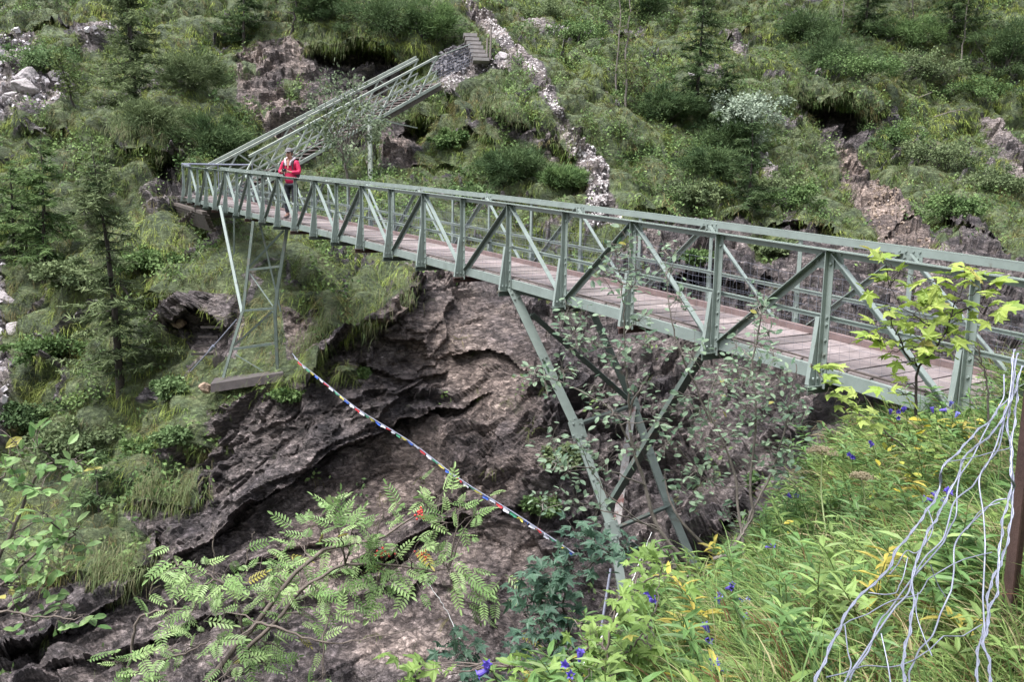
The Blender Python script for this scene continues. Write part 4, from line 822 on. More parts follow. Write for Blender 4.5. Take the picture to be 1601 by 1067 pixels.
g.obj('treads', M_PLANK, st_, col=True)
g = G(); g.bar(SP(L_*.52, SW/2, -1.42), SP(L_+.3, SW/2, -1.42), SW-.1, .34); g.obj('soffit', M_TIMBER, st_)
g = G()
for q in np.arange(0, 2.6, .14): g.tube([SP(L_+q, .05, -1.15), SP(L_+q+.05, .05, -.1-.1*q)], .004, 3, cap=False)
for q in np.arange(-1.1, -.1, .14): g.tube([SP(L_, .05, q), SP(L_+2.5, .05, q-.12)], .004, 3, cap=False)
g.obj('wire_mesh', M_GALV, st_)
col_ = thing('support_column', 'straight pale round steel column holding the stair flight', 'column', at(579, 285, 34.9))
g = G(); g.tube([at(578, 182, 34.9), at(579, 292, 34.9)], .10, 10); g.obj('shaft', M_STAIR, col_, smooth=True); g = G(); g.box(at(578, 181, 34.9), [RIGHT, FWD, UP], (.17, .17, .02)); g.bar(at(578, 184, 34.9), at(652, 200, 38), .05, .05); g.obj('head_plate', M_STAIR, col_)
# stone steps above the stair flight
ss_t = thing('stone_steps', 'narrow stone steps on the path above the stair flight', 'steps', at(750, 95, 41)); base = terr(752, 96)[0]; top = terr(735, 58)[0]; M_STEP = plain_mat('grey_step_stone', (.26, .24, .235), .9, 5, .3, bump=.7)
nst = 7
for q in range(nst):
    t = q/(nst-1); a = at(752-17*t, 95-38*t, tdepth(752, 96)-.9+1.6*t); g = G(); g.box(a, [nrm(RIGHT+FWD*.1), nrm(FWD-RIGHT*.1), UZ], (.42-.06*t, .30, .075)); g.obj('step', M_STEP, ss_t)
wl = thing('dry_stone_wall', 'low grey stone wall with netting left of the stone steps', 'wall', terr(700, 100)[0])
g = G(); rng = np.random.default_rng(9)
tv = np.array([[-1, -.7, -.3], [.8, -1, -.2], [1, .6, -.3], [-.6, 1, -.25], [-.7, -.5, .6], [.5, -.7, .7], [.8, .4, .5], [-.4, .7, .75]]); tf = [[0, 3, 2, 1], [4, 5, 6, 7], [0, 1, 5, 4], [1, 2, 6, 5], [2, 3, 7, 6], [3, 0, 4, 7]]
P = np.array([terr(x, y)[0]-FWD*.22 for x, y in zip(672+58*rng.random(420), 112-34*rng.random(420))]); X, Y, Z = frames(rng.normal(0, 1, P.shape), rng.normal(0, 1, P.shape), rng, .4); g.inst(tv, tf, P, X, Y*.8, Z*.7, .05+.12*rng.random(420)**2, mix3((.06, .056, .062), (.18, .17, .18), rng.random(420)))
g.obj('stones', M_STONE, wl, col=True)
for k, (x0, y0, x1, y1) in enumerate([(766, 98, 768, 42), (761, 96, 762, 60)]):
    g = G(); g.tube([at(x0, y0, tdepth(752, 96)-.8), at(x1, y1, tdepth(752, 96)-.8)], .06, 6); tag(g.obj('wooden_post', M_BARK, smooth=True), ['taller wooden post right of the stone steps', 'shorter wooden post right of the stone steps'][k], 'post')

# ---------------------------------------------------------------- prayer flags
PF = thing('prayer_flag_string', 'string of small red, white, blue, green and yellow prayer flags slung across the gorge', 'prayer flags', at(457, 553, 23))
fl = [(457, 553, 21.7), (470, 568, 21.2), (500, 592, 20.3), (560, 640, 18.8), (640, 690, 16.6), (720, 750, 14.6), (800, 800, 12.8), (860, 840, 11.4), (905, 871, 10.4)]
P = catmull(np.array([at(*p) for p in fl]), 400); g = G(); g.tube(P[::4], .010, 4); g.obj('cord', M_GALV, PF)
L = np.r_[0, np.cumsum(np.linalg.norm(np.diff(P, axis=0), axis=1))]; cols = {'blue': (.035, .10, .42), 'white': (.55, .56, .62), 'red': (.52, .04, .05), 'green': (.04, .22, .12), 'yellow': (.55, .50, .10)}
FM = {k: plain_mat('flag_cloth_'+k, c, .8, 20, .15) for k, c in cols.items()}; order = ['white', 'red', 'white', 'green', 'yellow', 'blue']; rng = np.random.default_rng(4); s = .12; k = 0
while s < L[-1]-.22 and k < 98:
    fw = .20+.06*rng.random(); t = np.linspace(s, s+fw, 5); Q_ = np.stack([np.interp(t, L, P[:, c]) for c in range(3)], -1); hg = .042+.03*rng.random(); tw_ = rng.normal(0, .5); rows_ = []
    for r_ in range(4):
        a = r_/3; rows_.append(Q_+np.array([0, 0, -hg*a])+np.array([.02*math.sin(tw_+a*3), .05*a*math.sin(tw_*2), 0])+rng.normal(0, .006, (5, 3)))
    V = np.array(rows_); g = G(); g.add(V.reshape(-1, 3), grid_faces(4, 5)); o = g.obj('flag', FM[order[k % 6]], PF, smooth=True); s += fw+.02+.04*rng.random(); k += 1

# ---------------------------------------------------------------- the hiker
def solve_deck(px, py, h):
    best = min(((math.hypot(*(np.array(project(BPt(s, l, h))[:2])-(px, py))), s, l) for s in np.arange(8, 20, .1) for l in np.arange(.1, 1.2, .05)))
    return best[1], best[2]
ps, pl_ = solve_deck(456, 342, DECK); PB = BPt(ps, pl_, DECK)
ang = math.atan2(-PB[1], -PB[0])-math.radians(28); RZ = ang-math.pi/2
hiker = thing('person', 'hiker in red jacket and grey cap on the footbridge, looking at a small camera', 'person', PB); hiker.rotation_euler = (0, 0, RZ)
HS = 1.80/1.76
def skin(name, joints, edges, m, parent, root=0, sub=2):
    me = bpy.data.meshes.new(name); me.from_pydata([tuple(np.array(j[:3])*HS) for j in joints], edges, []); me.update()
    o = bpy.data.objects.new(name, me); sc.collection.objects.link(o); md = o.modifiers.new('skin', 'SKIN'); 
    for i, j in enumerate(joints):
        sv = me.skin_vertices[0].data[i]; r = j[3]; sv.radius = (r*HS, (j[4] if len(j) > 4 else r)*HS); sv.use_root = (i == root)
    md.use_smooth_shade = True; s_ = o.modifiers.new('sub', 'SUBSURF'); s_.levels = sub; s_.render_levels = sub
    dg = bpy.context.evaluated_depsgraph_get(); me2 = bpy.data.meshes.new_from_object(o.evaluated_get(dg)); bpy.data.objects.remove(o)
    o = bpy.data.objects.new(name, me2); sc.collection.objects.link(o); me2.materials.clear(); me2.materials.append(m); me2.polygons.foreach_set('use_smooth', np.ones(len(me2.polygons), bool)); o.parent = parent; return o
M_SKIN = plain_mat('skin', (.42, .22, .16), .55, 10, .06); M_RED = plain_mat('red_shell_fabric', (.50, .012, .075), .7, 18, .18, bump=.2); M_NAVY = plain_mat('dark_trouser_cloth', (.022, .024, .034), .85, 18, .25, bump=.2)
M_LIN = plain_mat('pale_lining', (.62, .56, .60), .9, 25, .15, bump=.4); M_GREYC = plain_mat('grey_cap_cloth', (.13, .125, .135), .85, 20, .15); M_BOOT = plain_mat('boot_leather', (.14, .105, .105), .7, 14, .3); M_BLK = plain_mat('black_plastic', (.02, .02, .022), .4, 10, .2); M_HAIR = plain_mat('dark_hair', (.05, .035, .028), .6, 60, .3)
J = [(0, 0, .95, .13, .10), (0, 0, 1.15, .115, .09), (0, .01, 1.34, .14, .10), (0, .0, 1.46, .07), (0, .02, 1.54, .05), (0, .045, 1.625, .078, .088), (0, .04, 1.70, .072, .082),
     (-.09, 0, .90, .085), (-.105, .03, .50, .058), (-.11, -.01, .10, .042), (-.125, .13, .045, .036), (.09, 0, .90, .085), (.115, .02, .50, .058), (.125, -.02, .10, .042), (.15, .11, .045, .036),
     (-.165, 0, 1.41, .055), (-.245, .03, 1.16, .042), (-.10, .235, 1.17, .029), (-.065, .275, 1.185, .026, .018), (.165, 0, 1.41, .055), (.25, .03, 1.16, .042), (.12, .235, 1.19, .029), (.085, .28, 1.205, .026, .018)]
E_ = [(0, 1), (1, 2), (2, 3), (3, 4), (4, 5), (5, 6), (0, 7), (7, 8), (8, 9), (9, 10), (0, 11), (11, 12), (12, 13), (13, 14), (2, 15), (15, 16), (16, 17), (17, 18), (2, 19), (19, 20), (20, 21), (21, 22)]
for sx, hb, base in ((1, 18, J[18]), (-1, 22, J[22])):   # five fingers closing round the little camera
    for q in range(5):
        z = base[2]+.028-.017*q; k = len(J)
        if q == 0: ch = [(base[0]+sx*.008, base[1]+.012, base[2]+.036, .009), (base[0]+sx*.034, base[1]+.008, base[2]+.046, .008)]
        else: ln = (.036, .040, .036, .028)[q-1]; ch = [(base[0]+sx*.012, base[1]+.026, z, .0085), (base[0]+sx*(.012+ln), base[1]+.040, z-.002, .0078), (base[0]+sx*(.018+ln), base[1]+.022, z-.004, .007)]
        J += ch; E_.append((hb, k)); E_ += [(k+i, k+i+1) for i in range(len(ch)-1)]
skin('body', J, E_, M_SKIN, hiker)
JJ = [(0, 0, .82, .180, .140), (0, 0, 1.08, .165, .13), (0, .0, 1.22, .165, .13), (0, .0, 1.36, .175, .13), (0, -.01, 1.45, .10, .09), (-.175, -.005, 1.405, .082), (-.262, .03, 1.16, .068), (-.125, .215, 1.165, .048), (.175, -.005, 1.405, .082), (.268, .03, 1.16, .068), (.145, .215, 1.185, .048)]
jk = skin('jacket', JJ, [(0, 1), (1, 2), (2, 3), (3, 4), (3, 5), (5, 6), (6, 7), (3, 8), (8, 9), (9, 10)], M_RED, hiker)
skin('trousers', [(0, 0, .93, .14, .11), (-.095, 0, .84, .102), (-.108, .03, .50, .078), (-.112, -.01, .14, .066), (.095, 0, .84, .102), (.118, .02, .50, .078), (.127, -.02, .14, .066)], [(0, 1), (1, 2), (2, 3), (0, 4), (4, 5), (5, 6)], M_NAVY, hiker)
for s_, a in ((-1, (-.11, -.02, -.125, .14)), (1, (.125, -.03, .155, .125))):
    skin('boot', [(a[0], a[1], .16, .055), (a[0], a[1], .06, .055, .05), ((a[0]+a[2])/2, (a[1]+a[3])/2, .05, .05, .045), (a[2], a[3], .04, .042, .036)], [(0, 1), (1, 2), (2, 3)], M_BOOT, hiker)
def ell(g, c, r, n=14, zmin=-1.0, zmax=1.0, C=None):
    a, b = np.meshgrid(np.linspace(0, 2*math.pi, n+1)[:-1], np.linspace(math.acos(zmax), math.acos(zmin), n//2+1)); V = np.stack([np.sin(b)*np.cos(a), np.sin(b)*np.sin(a), np.cos(b)], -1)*np.asarray(r)+np.asarray(c)
    i = np.arange((n//2+1)*n).reshape(-1, n); j = np.roll(i, -1, 1); g.add(V.reshape(-1, 3)*HS, np.stack([i[:-1], i[1:], j[1:], j[:-1]], -1).reshape(-1, 4), C)
def lobj(g, name, m, parent, smooth=True):
    me = g.mesh(name, smooth=smooth); me.materials.append(m); o = bpy.data.objects.new(name, me); sc.collection.objects.link(o); o.parent = parent; return o
g = G(); ell(g, (0, .035, 1.70), (.100, .118, .085), 20, -.05, 1)
bv = []
for q in range(11):
    a = math.radians(25+130*q/10); bv += [[.098*math.cos(a), .035+.116*math.sin(a), 1.700], [.085*math.cos(a), .045+.19*math.sin(a), 1.672-.0*q]]
g.add(np.array(bv)*HS, [[2*q, 2*q+1, 2*q+3, 2*q+2] for q in range(10)]); g.add((np.array(bv)+[0, 0, .006])*HS, [[2*q, 2*q+2, 2*q+3, 2*q+1] for q in range(10)]); lobj(g, 'cap', M_GREYC, hiker)
g = G(); ell(g, (0, .005, 1.645), (.088, .088, .095), 16, -.6, .6); lobj(g, 'hair', M_HAIR, hiker)
g = G()
for s_ in (-1, 1): ell(g, (s_*.03, .118, 1.635), (.012, .008, .006), 8)
ell(g, (0, .118, 1.575), (.022, .008, .005), 8); lobj(g, 'eyes_and_mouth', M_HAIR, hiker)
g = G(); ell(g, (0, .132, 1.605), (.012, .016, .022), 8); ell(g, (-.086, .03, 1.62), (.010, .018, .028), 8); ell(g, (.086, .03, 1.62), (.010, .018, .028), 8); ell(g, (0, .055, 1.60), (.062, .072, .085), 14); lobj(g, 'face', M_SKIN, hiker)
# open hood and pale lining round the neck and down the front
g = G(); a = np.linspace(.15*math.pi, 1.85*math.pi, 17)-math.pi/2+math.pi
rg = np.stack([.115*np.cos(a), .10*np.sin(a)*1.1-.0, 1.475+.03*np.sin(-a)], -1)
rg = np.array([[.055, .125, 1.34], [.075, .115, 1.43], [.115, .04, 1.50], [.095, -.06, 1.535], [0, -.11, 1.545], [-.095, -.06, 1.535], [-.115, .04, 1.50], [-.075, .115, 1.43], [-.055, .125, 1.34]])
g.tube(catmull(rg, 30)*HS, .027*HS, 8); lobj(g, 'hood_lining', M_LIN, jk)
g = G(); g.add(np.array([[-.030, .130, 1.44], [.030, .130, 1.44], [.012, .142, 1.26], [-.012, .142, 1.26]])*HS, [[0, 3, 2, 1]]); lobj(g, 'neck_opening', M_SKIN, jk, False)
M4 = Matrix.Translation(Vector(PB)) @ Matrix.Rotation(RZ, 4, 'Z')
def wthing(name, label, cat, p):
    o = thing(name, label, cat, (0, 0, 0)); o.location = M4 @ Vector(tuple(np.array(p)*HS)); o.rotation_euler = (0, 0, RZ); return o
bpk = wthing('backpack', 'dark purple-black backpack on the back of the hiker in red', 'backpack', (0, -.13, 1.2)); PKM = plain_mat('dark_pack_fabric', (.035, .018, .030), .8, 12, .3)
g = G(); ell(g, (.03, -.10, -.0), (.165, .12, .26), 18); lobj(g, 'pack_bag', PKM, bpk); g = G(); ell(g, (.03, -.20, -.06), (.12, .06, .14), 14); lobj(g, 'front_pocket', PKM, bpk)
for s_ in (-1, 1):
    g = G(); g.tube(catmull(np.array([[s_*.10, .02, .22], [s_*.125, .10, .275], [s_*.125, .24, .20], [s_*.13, .262, .05], [s_*.17, .20, -.08], [s_*.17, .04, -.14]]), 16)*HS, .018, 6); lobj(g, 'shoulder_strap', PKM, bpk)
cm = wthing('camera_device', 'small black compact camera held in both hands of the hiker', 'camera', (0.01, .315, 1.215)); g = G(); g.box((0, 0, 0), np.eye(3), (.058, .014, .036)); ell(g, (0, .022, 0), (.024, .018, .024), 12); lobj(g, 'camera_body', M_BLK, cm, False)

# ---------------------------------------------------------------- near vegetation
T_OVAL = (np.array([[0, 0, 0], [.22, .20, .05], [.55, .27, .06], [.85, .14, .02], [1, 0, -.07], [.85, -.14, .02], [.55, -.27, .06], [.22, -.20, .05], [.5, 0, -.02]]), [[8, 0, 1], [8, 1, 2], [8, 2, 3], [8, 3, 4], [8, 4, 5], [8, 5, 6], [8, 6, 7], [8, 7, 0]])
def maple_tpl():
    r = [(0, .0), (-18, .16), (-42, .30), (-62, .42), (-76, .33), (-50, .0)]
    out = []
    tips = [(-118, .40), (-62, .72), (0, .92), (62, .72), (118, .40)]; not_ = [(-92, .30), (-30, .40), (30, .40), (92, .30)]
    pts = []
    pts.append((-150, .18))
    for k, (a, r_) in enumerate(tips):
        pts += [(a-16, r_*.66), (a-9, r_*.72), (a-5, r_*.90), (a, r_), (a+5, r_*.90), (a+9, r_*.72), (a+16, r_*.66)]
        if k < 4: pts.append(not_[k])
    pts.append((150, .18))
    V = [(0.34, 0, .0)]
    for a, r_ in pts:
        x, y = r_*math.cos(math.radians(a)), r_*math.sin(math.radians(a)); rr_ = math.hypot(x, y); V.append((x*.75+.34, y*.75, -.12*rr_**2+.05*abs(math.sin(math.radians(a*2.9)))))
    V.append((0.06, 0, 0)); n = len(V); F = [[0, k, k+1] for k in range(1, n-1)]+[[0, n-1, 1]]; return np.array(V), F
T_MAPLE = maple_tpl()
def pinnate_tpl():
    V, F = [], []
    def lf(x, y, a, L, w_, z):
        c, s_ = math.cos(a), math.sin(a); n = len(V)
        for u, v, zz in ((0, 0, 0), (.35, w_, .02), (.75, w_*.8, .0), (1, 0, -.03), (.75, -w_*.8, .0), (.35, -w_, .02)): V.append((x+c*u*L-s_*v*L, y+s_*u*L+c*v*L, z+zz))
        F.extend([[n, n+1, n+2, n+3], [n, n+3, n+4, n+5]])
    for k in range(6):
        x = .16+.125*k; L = .29-.022*abs(k-2); z = -.10*x*x
        for s_ in (-1, 1): lf(x, 0, s_*math.radians(66-3*k), L, .15, z)
    lf(.90, 0, 0, .30, .15, -.10); n = len(V); V.extend([(0, .008, 0), (0, -.008, 0), (.95, -.004, -.09), (.95, .004, -.09)]); F.append([n, n+1, n+2, n+3]); return np.array(V), F
T_PIN = pinnate_tpl()
T_LANCE = (np.array([[0, 0, 0], [.3, .11, .05], [.65, .09, .02], [1, 0, -.12], [.65, -.09, .02], [.3, -.11, .05], [.45, 0, -.01]]), [[6, 0, 1], [6, 1, 2], [6, 2, 3], [6, 3, 4], [6, 4, 5], [6, 5, 0]])
def conv(pts, ox, oy, s_): return [(ox+x/s_, oy+y/s_) for x, y in pts]
def stem(g, pts, r0, r1, n=22, jit=.004, rng=None, k=6):
    P = catmull(np.array([at(*p) for p in pts]), n); 
    if rng is not None: P[1:] += rng.normal(0, jit, P[1:].shape)
    g.tube(P, np.linspace(r0, r1, n), k, cap=True); return P
def leafy(root, skel, clusters, d, tpl, nper, spread, size, col, seed, mtl, barkm, twig_r=.004, up=(0, 0, 1.0), sprd_ax=(0, 0, 0), roll=.35, outw=.8, spray=True, part='leaves', petiole=False, droop=0.0, dj=.25, yellow=0.0):
    """stems through given points, a twig from the nearest stem point to every leaf cluster, leaves of a template at each"""
    rng = np.random.default_rng(seed); g = G(); pts = []
    for s_ in skel: P = stem(g, s_[0], s_[1], s_[2], rng=rng); pts.append(P)
    S = np.concatenate(pts) if pts else None; lf = G(); allP, allD = [], []
    for c in clusters:
        cd_ = c[2] if len(c) > 2 else d; c3 = at(c[0], c[1], cd_+rng.normal(0, dj)); 
        w_ = S[np.argmin(np.linalg.norm(S-c3, axis=1)+.35*np.maximum(0, (S-c3)[:, 2]))]; tw = curve_pts(w_, c3, 7, (0, 0, .05*np.linalg.norm(c3-w_)), rng, .006); g.tube(tw, np.linspace(twig_r*1.4, twig_r*.6, 7), 5, cap=False)
        dr = nrm(c3-w_+1e-6); 
        for q in range(nper):
            o = c3+rng.normal(0, spread, 3)-dr*spread*rng.random()*1.5; dd_ = nrm(dr*outw+rng.normal(0, .75, 3)*[1, 1, .45]+np.array(sprd_ax)+[0, 0, -droop]); allP.append(o); allD.append(dd_)
            if petiole or np.linalg.norm(o-c3) > .02: g.tube([c3-dr*.02, (c3+o)/2+UZ*.01, o], twig_r*.35, 4, cap=False)
    P = np.array(allP); D = np.array(allD); X, Y, Z = frames(D, np.tile(np.asarray(up, float), (len(P), 1))-nrm(P)*.35, rng, roll)
    t = rng.random(len(P)); C = mix3(col[0], col[1], t); yl = rng.random(len(P)) < yellow; C[yl] = np.array((.34, .32, .08))
    lf.inst(*tpl, P, X, Y, Z, size*(.65+.6*rng.random(len(P))), C*(.85+.3*rng.random((len(P), 1)))); g.obj('stems', barkm, root, smooth=True); lf.obj(part, mtl, root, col=True); return P

# rowan reaching in from the bottom
rw = thing('rowan', 'rowan with feathery pale green leaves and red berries at the bottom edge', 'shrub', at(330, 1120, 4.0))
sk = [([(280, 1180, 4.0), (320, 1075, 4.0), (361, 1020, 4.0), (413, 961, 4.05), (454, 906, 4.1), (500, 865, 4.15), (545, 852, 4.2), (590, 846, 4.25), (640, 812, 4.3), (697, 786, 4.4)], .017, .004), ([(355, 1040, 4.0), (420, 985, 4.0), (470, 925, 4.0), (530, 888, 4.0), (600, 884, 4.1), (672, 893, 4.1), (700, 890, 4.1)], .012, .003),
      ([(187, 1110, 4.3), (206, 1020, 4.3), (213, 975, 4.3), (240, 958, 4.3), (290, 950, 4.3), (330, 930, 4.2)], .010, .003), ([(190, 1075, 4.1), (230, 1040, 4.1), (290, 1022, 4.1), (330, 1000, 4.1)], .010, .003), ([(400, 975, 3.9), (441, 984, 3.9), (490, 1002, 3.9), (530, 1006, 3.9), (590, 996, 3.9), (654, 984, 3.9)], .007, .002),
      ([(380, 1000, 4.1), (370, 940, 4.1), (330, 900, 4.1), (285, 885, 4.1)], .008, .003), ([(335, 900, 4.3), (334, 850, 4.3), (333, 820, 4.3)], .004, .002), ([(386, 900, 4.3), (388, 860, 4.3), (398, 832, 4.3)], .004, .002)]
cl = [(270,880),(300,888),(245,905),(285,925),(262,958),(300,955),(340,920),(380,905),(400,892),(345,955),(372,960),(430,895),(450,870),(480,862),(500,805),(520,790),(535,830),(545,870),(470,930),(500,925),(530,905),(560,880),(590,855),(620,850),(640,872),(645,905),(590,930),(570,915),(480,960),(520,955),(540,930),(420,990),(400,1010),(380,1040),(340,1030),(310,1010),(270,1012),(240,1040),(200,1050),(180,1035),(430,1050),(660,780),(690,775),(722,792),(700,820),(745,800),(690,880),(705,905),(735,905),(755,940),(778,942),(560,812),(440,1012),(505,1062),(350,1060),(325,890),(415,930),(455,950),(610,900),(460,845),(600,800)]
leafy(rw, sk, cl, 4.1, T_PIN, 7, .060, .118, ((.17, .29, .10), (.36, .49, .21)), 61, M_NEAR, M_TWIG, .0035, roll=.3, outw=.7, sprd_ax=(.15, -.1, 0), droop=.18, dj=.15, yellow=.02)
rng = np.random.default_rng(3); M_BERRY = plain_mat('red_berry', (.55, .035, .03), .35, 8, .15)
for x, y in ((599, 866), (662, 867), (655, 805)):
    g = G(); c = at(x, y, 4.1)
    for q in range(16): p = c+rng.normal(0, .018, 3)*[1, 1, .7]; a, b = np.meshgrid(np.arange(6)/6*2*math.pi, [0.01, 1, 2, 3.13]); V = np.stack([np.sin(b)*np.cos(a), np.sin(b)*np.sin(a), np.cos(b)], -1)*.0065+p; i = np.arange(24).reshape(4, 6); j = np.roll(i, -1, 1); g.add(V.reshape(-1, 3), np.stack([i[:-1], i[1:], j[1:], j[:-1]], -1).reshape(-1, 4))
    g.obj('berry_cluster', M_BERRY, rw, smooth=True)
# broad-leaved branch at the left edge
wbt = thing('whitebeam_branch', 'bright green broad-leaved branches reaching in at the lower left edge', 'shrub', at(-120, 1000, 3.2))
sk = [([(-140, 1010, 3.2), (-40, 930, 3.2), (20, 830, 3.2), (60, 740, 3.2), (100, 722, 3.2)], .012, .003), ([(-120, 960, 3.1), (-20, 930, 3.1), (50, 872, 3.1), (110, 845, 3.1)], .009, .003), ([(-100, 960, 3.0), (0, 958, 3.0), (70, 965, 3.0), (125, 968, 3.0)], .006, .002), ([(-60, 760, 3.2), (0, 750, 3.2), (40, 700, 3.2)], .006, .002)]
cl = [(20,690),(55,697),(75,742),(105,732),(128,726),(28,762),(62,800),(92,812),(122,826),(40,842),(82,850),(108,850),(22,880),(62,882),(40,922),(100,942),(124,962),(8,832),(-20,800),(-10,900),(70,925),(5,720),(-30,740),(45,970)]
leafy(wbt, sk, cl, 3.15, T_OVAL, 9, .042, .060, ((.11, .22, .07), (.26, .39, .15)), 62, M_NEAR, M_TWIG, .003, droop=.0, dj=.1, yellow=.03, outw=.6)
# grey-stemmed shrub in front of the tower
gs = thing('willow_shrub', 'grey-stemmed shrub with small blue-green leaves in front of the steel tower', 'shrub', at(1115, 940, 5.2))
sk = [([(1120, 960, 5.2), (1094, 906, 5.3), (1028, 825, 5.3), (1008, 759, 5.3), (990, 703, 5.3), (985, 640, 5.3), (1000, 610, 5.3), (1014, 590, 5.3)], .018, .005), ([(1125, 950, 5.3), (1119, 875, 5.3), (1064, 815, 5.3), (1043, 769, 5.4), (1040, 735, 5.4)], .014, .004), ([(1115, 900, 5.2), (1132, 872, 5.2), (1175, 812, 5.2), (1172, 760, 5.2), (1182, 640, 5.2), (1176, 572, 5.2), (1190, 500, 5.1)], .014, .004),
      ([(1165, 880, 5.1), (1158, 820, 5.1), (1150, 749, 5.1), (1130, 690, 5.1), (1108, 640, 5.1), (1125, 570, 5.1)], .011, .003), ([(1170, 815, 5.2), (1216, 713, 5.2), (1238, 612, 5.2), (1245, 570, 5.2)], .008, .003), ([(990, 705, 5.3), (955, 640, 5.2), (905, 612, 5.2), (860, 590, 5.2), (832, 585, 5.2)], .008, .002), ([(985, 640, 5.3), (978, 560, 5.2), (975, 480, 5.1), (965, 400, 5.1)], .009, .002),
      ([(1110, 660, 5.1), (1060, 540, 5.0), (1045, 470, 5.0), (1040, 400, 5.0)], .007, .002), ([(1010, 760, 5.3), (960, 740, 5.2), (900, 730, 5.2), (860, 735, 5.2)], .006, .002), ([(1030, 830, 5.3), (980, 800, 5.2), (930, 745, 5.2), (905, 690, 5.2)], .006, .002), ([(1028, 825, 5.3), (965, 805, 5.2), (900, 788, 5.2), (850, 795, 5.2)], .006, .002),
      ([(1090, 900, 5.1), (1020, 905, 5.1), (960, 870, 5.1)], .008, .003), ([(1050, 890, 5.0), (1000, 960, 5.0), (930, 925, 5.0)], .005, .002), ([(1172, 760, 5.2), (1120, 760, 5.2), (1075, 720, 5.2)], .005, .002), ([(905, 545, 5.1), (892, 500, 5.1), (884, 470, 5.1)], .004, .002)]
cl = [(850,595),(880,580),(890,530),(885,492),(905,545),(990,450),(1002,422),(960,390),(985,385),(1062,470),(1050,420),(1040,392),(940,432),(1000,500),(1010,540),(1060,540),(960,560),(930,600),(960,650),(1010,600),(1050,640),(870,720),(860,690),(890,740),(850,790),(900,780),(940,790),(1000,700),(1040,690),(1080,660),(1110,600),(1130,570),(1160,600),(1190,580),(1212,560),(1180,540),(1150,540),(1190,490),(1185,470),(1210,620),(1230,650),(1250,620),(1180,660),(1150,680),(1100,700),(1080,740),(1120,740),(1170,720),(1200,700),(1240,700),(1230,740),(1140,800),(1090,780),(1060,760),(1160,640),(1120,640),(835,580),(925,540),(1085,560),(1205,520),(1220,590),(1070,620),(920,700),(950,720),(1195,640),(1255,660),(1140,605),(1170,560),(915,500),(1030,660)]
leafy(gs, sk, cl, 5.15, T_OVAL, 21, .055, .050, ((.09, .16, .10), (.28, .38, .25)), 63, M_NEAR, M_BARK, .0032, droop=0, dj=.18, yellow=.006, outw=.4)
# maple sapling by the near end of the bridge
ms = thing('maple_sapling', 'young maple with yellow-green lobed leaves standing in front of the near end of the bridge', 'sapling', at(1433, 640, 4.3))
sk = [([(1432, 650, 4.3), (1433, 621, 4.3), (1436, 574, 4.3), (1455, 556, 4.3), (1471, 532, 4.3), (1487, 495, 4.3), (1505, 445, 4.3), (1508, 420, 4.3)], .008, .002), ([(1436, 574, 4.3), (1420, 560, 4.25), (1408, 535, 4.2), (1396, 510, 4.2), (1390, 480, 4.2)], .006, .002), ([(1408, 535, 4.2), (1385, 530, 4.2), (1362, 530, 4.2)], .003, .0015), ([(1471, 532, 4.3), (1440, 500, 4.2), (1410, 480, 4.2), (1390, 450, 4.2)], .004, .0015), ([(1487, 495, 4.3), (1520, 480, 4.3), (1545, 475, 4.3)], .004, .0015), ([(1500, 460, 4.3), (1460, 440, 4.3), (1410, 425, 4.3), (1380, 405, 4.3)], .003, .0015), ([(1495, 475, 4.3), (1530, 455, 4.3), (1555, 452, 4.3)], .003, .0015)]
cl = conv([(145,70),(165,105),(250,155),(60,265),(130,205),(210,230),(330,255),(440,235),(490,250),(560,190),(640,120),(650,170),(700,165),(740,240),(640,240),(590,270),(800,250),(840,290),(760,340),(800,380),(850,380),(680,410),(720,470),(790,465),(610,510),(630,350),(560,330),(500,320),(240,330),(330,350),(150,400),(250,390),(430,380),(500,390),(300,430),(400,430),(220,450),(110,500),(170,500),(60,580),(120,580),(210,590),(290,500),(380,490),(450,480),(520,500),(260,600),(190,660),(220,690),(330,620),(300,690),(360,700),(430,650),(480,600),(520,620),(560,680),(680,590),(400,580),(340,550),(180,880),(280,830),(260,900),(560,460),(540,580)], 1340, 380, 3.81)
leafy(ms, sk, cl, 4.25, T_MAPLE, 2, .012, .115, ((.20, .30, .05), (.36, .44, .10)), 64, M_NEAR, M_DARKBARK, .0022, up=(0, 0, 1.0), roll=.22, droop=.12, dj=.12, outw=.5, petiole=True, yellow=.05)
ml2 = thing('maple_seedling', 'drooping spray of yellow-green maple leaves hanging in front of the lower bridge beam', 'sapling', at(1400, 690, 4.6))
sk = [([(1415, 700, 4.6), (1375, 668, 4.6), (1345, 648, 4.6), (1310, 620, 4.6), (1285, 590, 4.6), (1270, 572, 4.6)], .005, .0018)]
cl = conv([(200,700),(260,680),(340,720),(240,740),(300,770),(270,820),(340,830),(310,870),(370,870),(400,930),(430,860),(450,950),(500,950),(390,880),(250,690),(420,920)], 1200, 340, 2.965)
leafy(ml2, sk, cl, 4.55, T_MAPLE, 2, .014, .115, ((.22, .32, .06), (.38, .46, .13)), 65, M_NEAR, M_TWIG, .002, roll=.22, droop=.1, dj=.06, outw=.5, petiole=True)
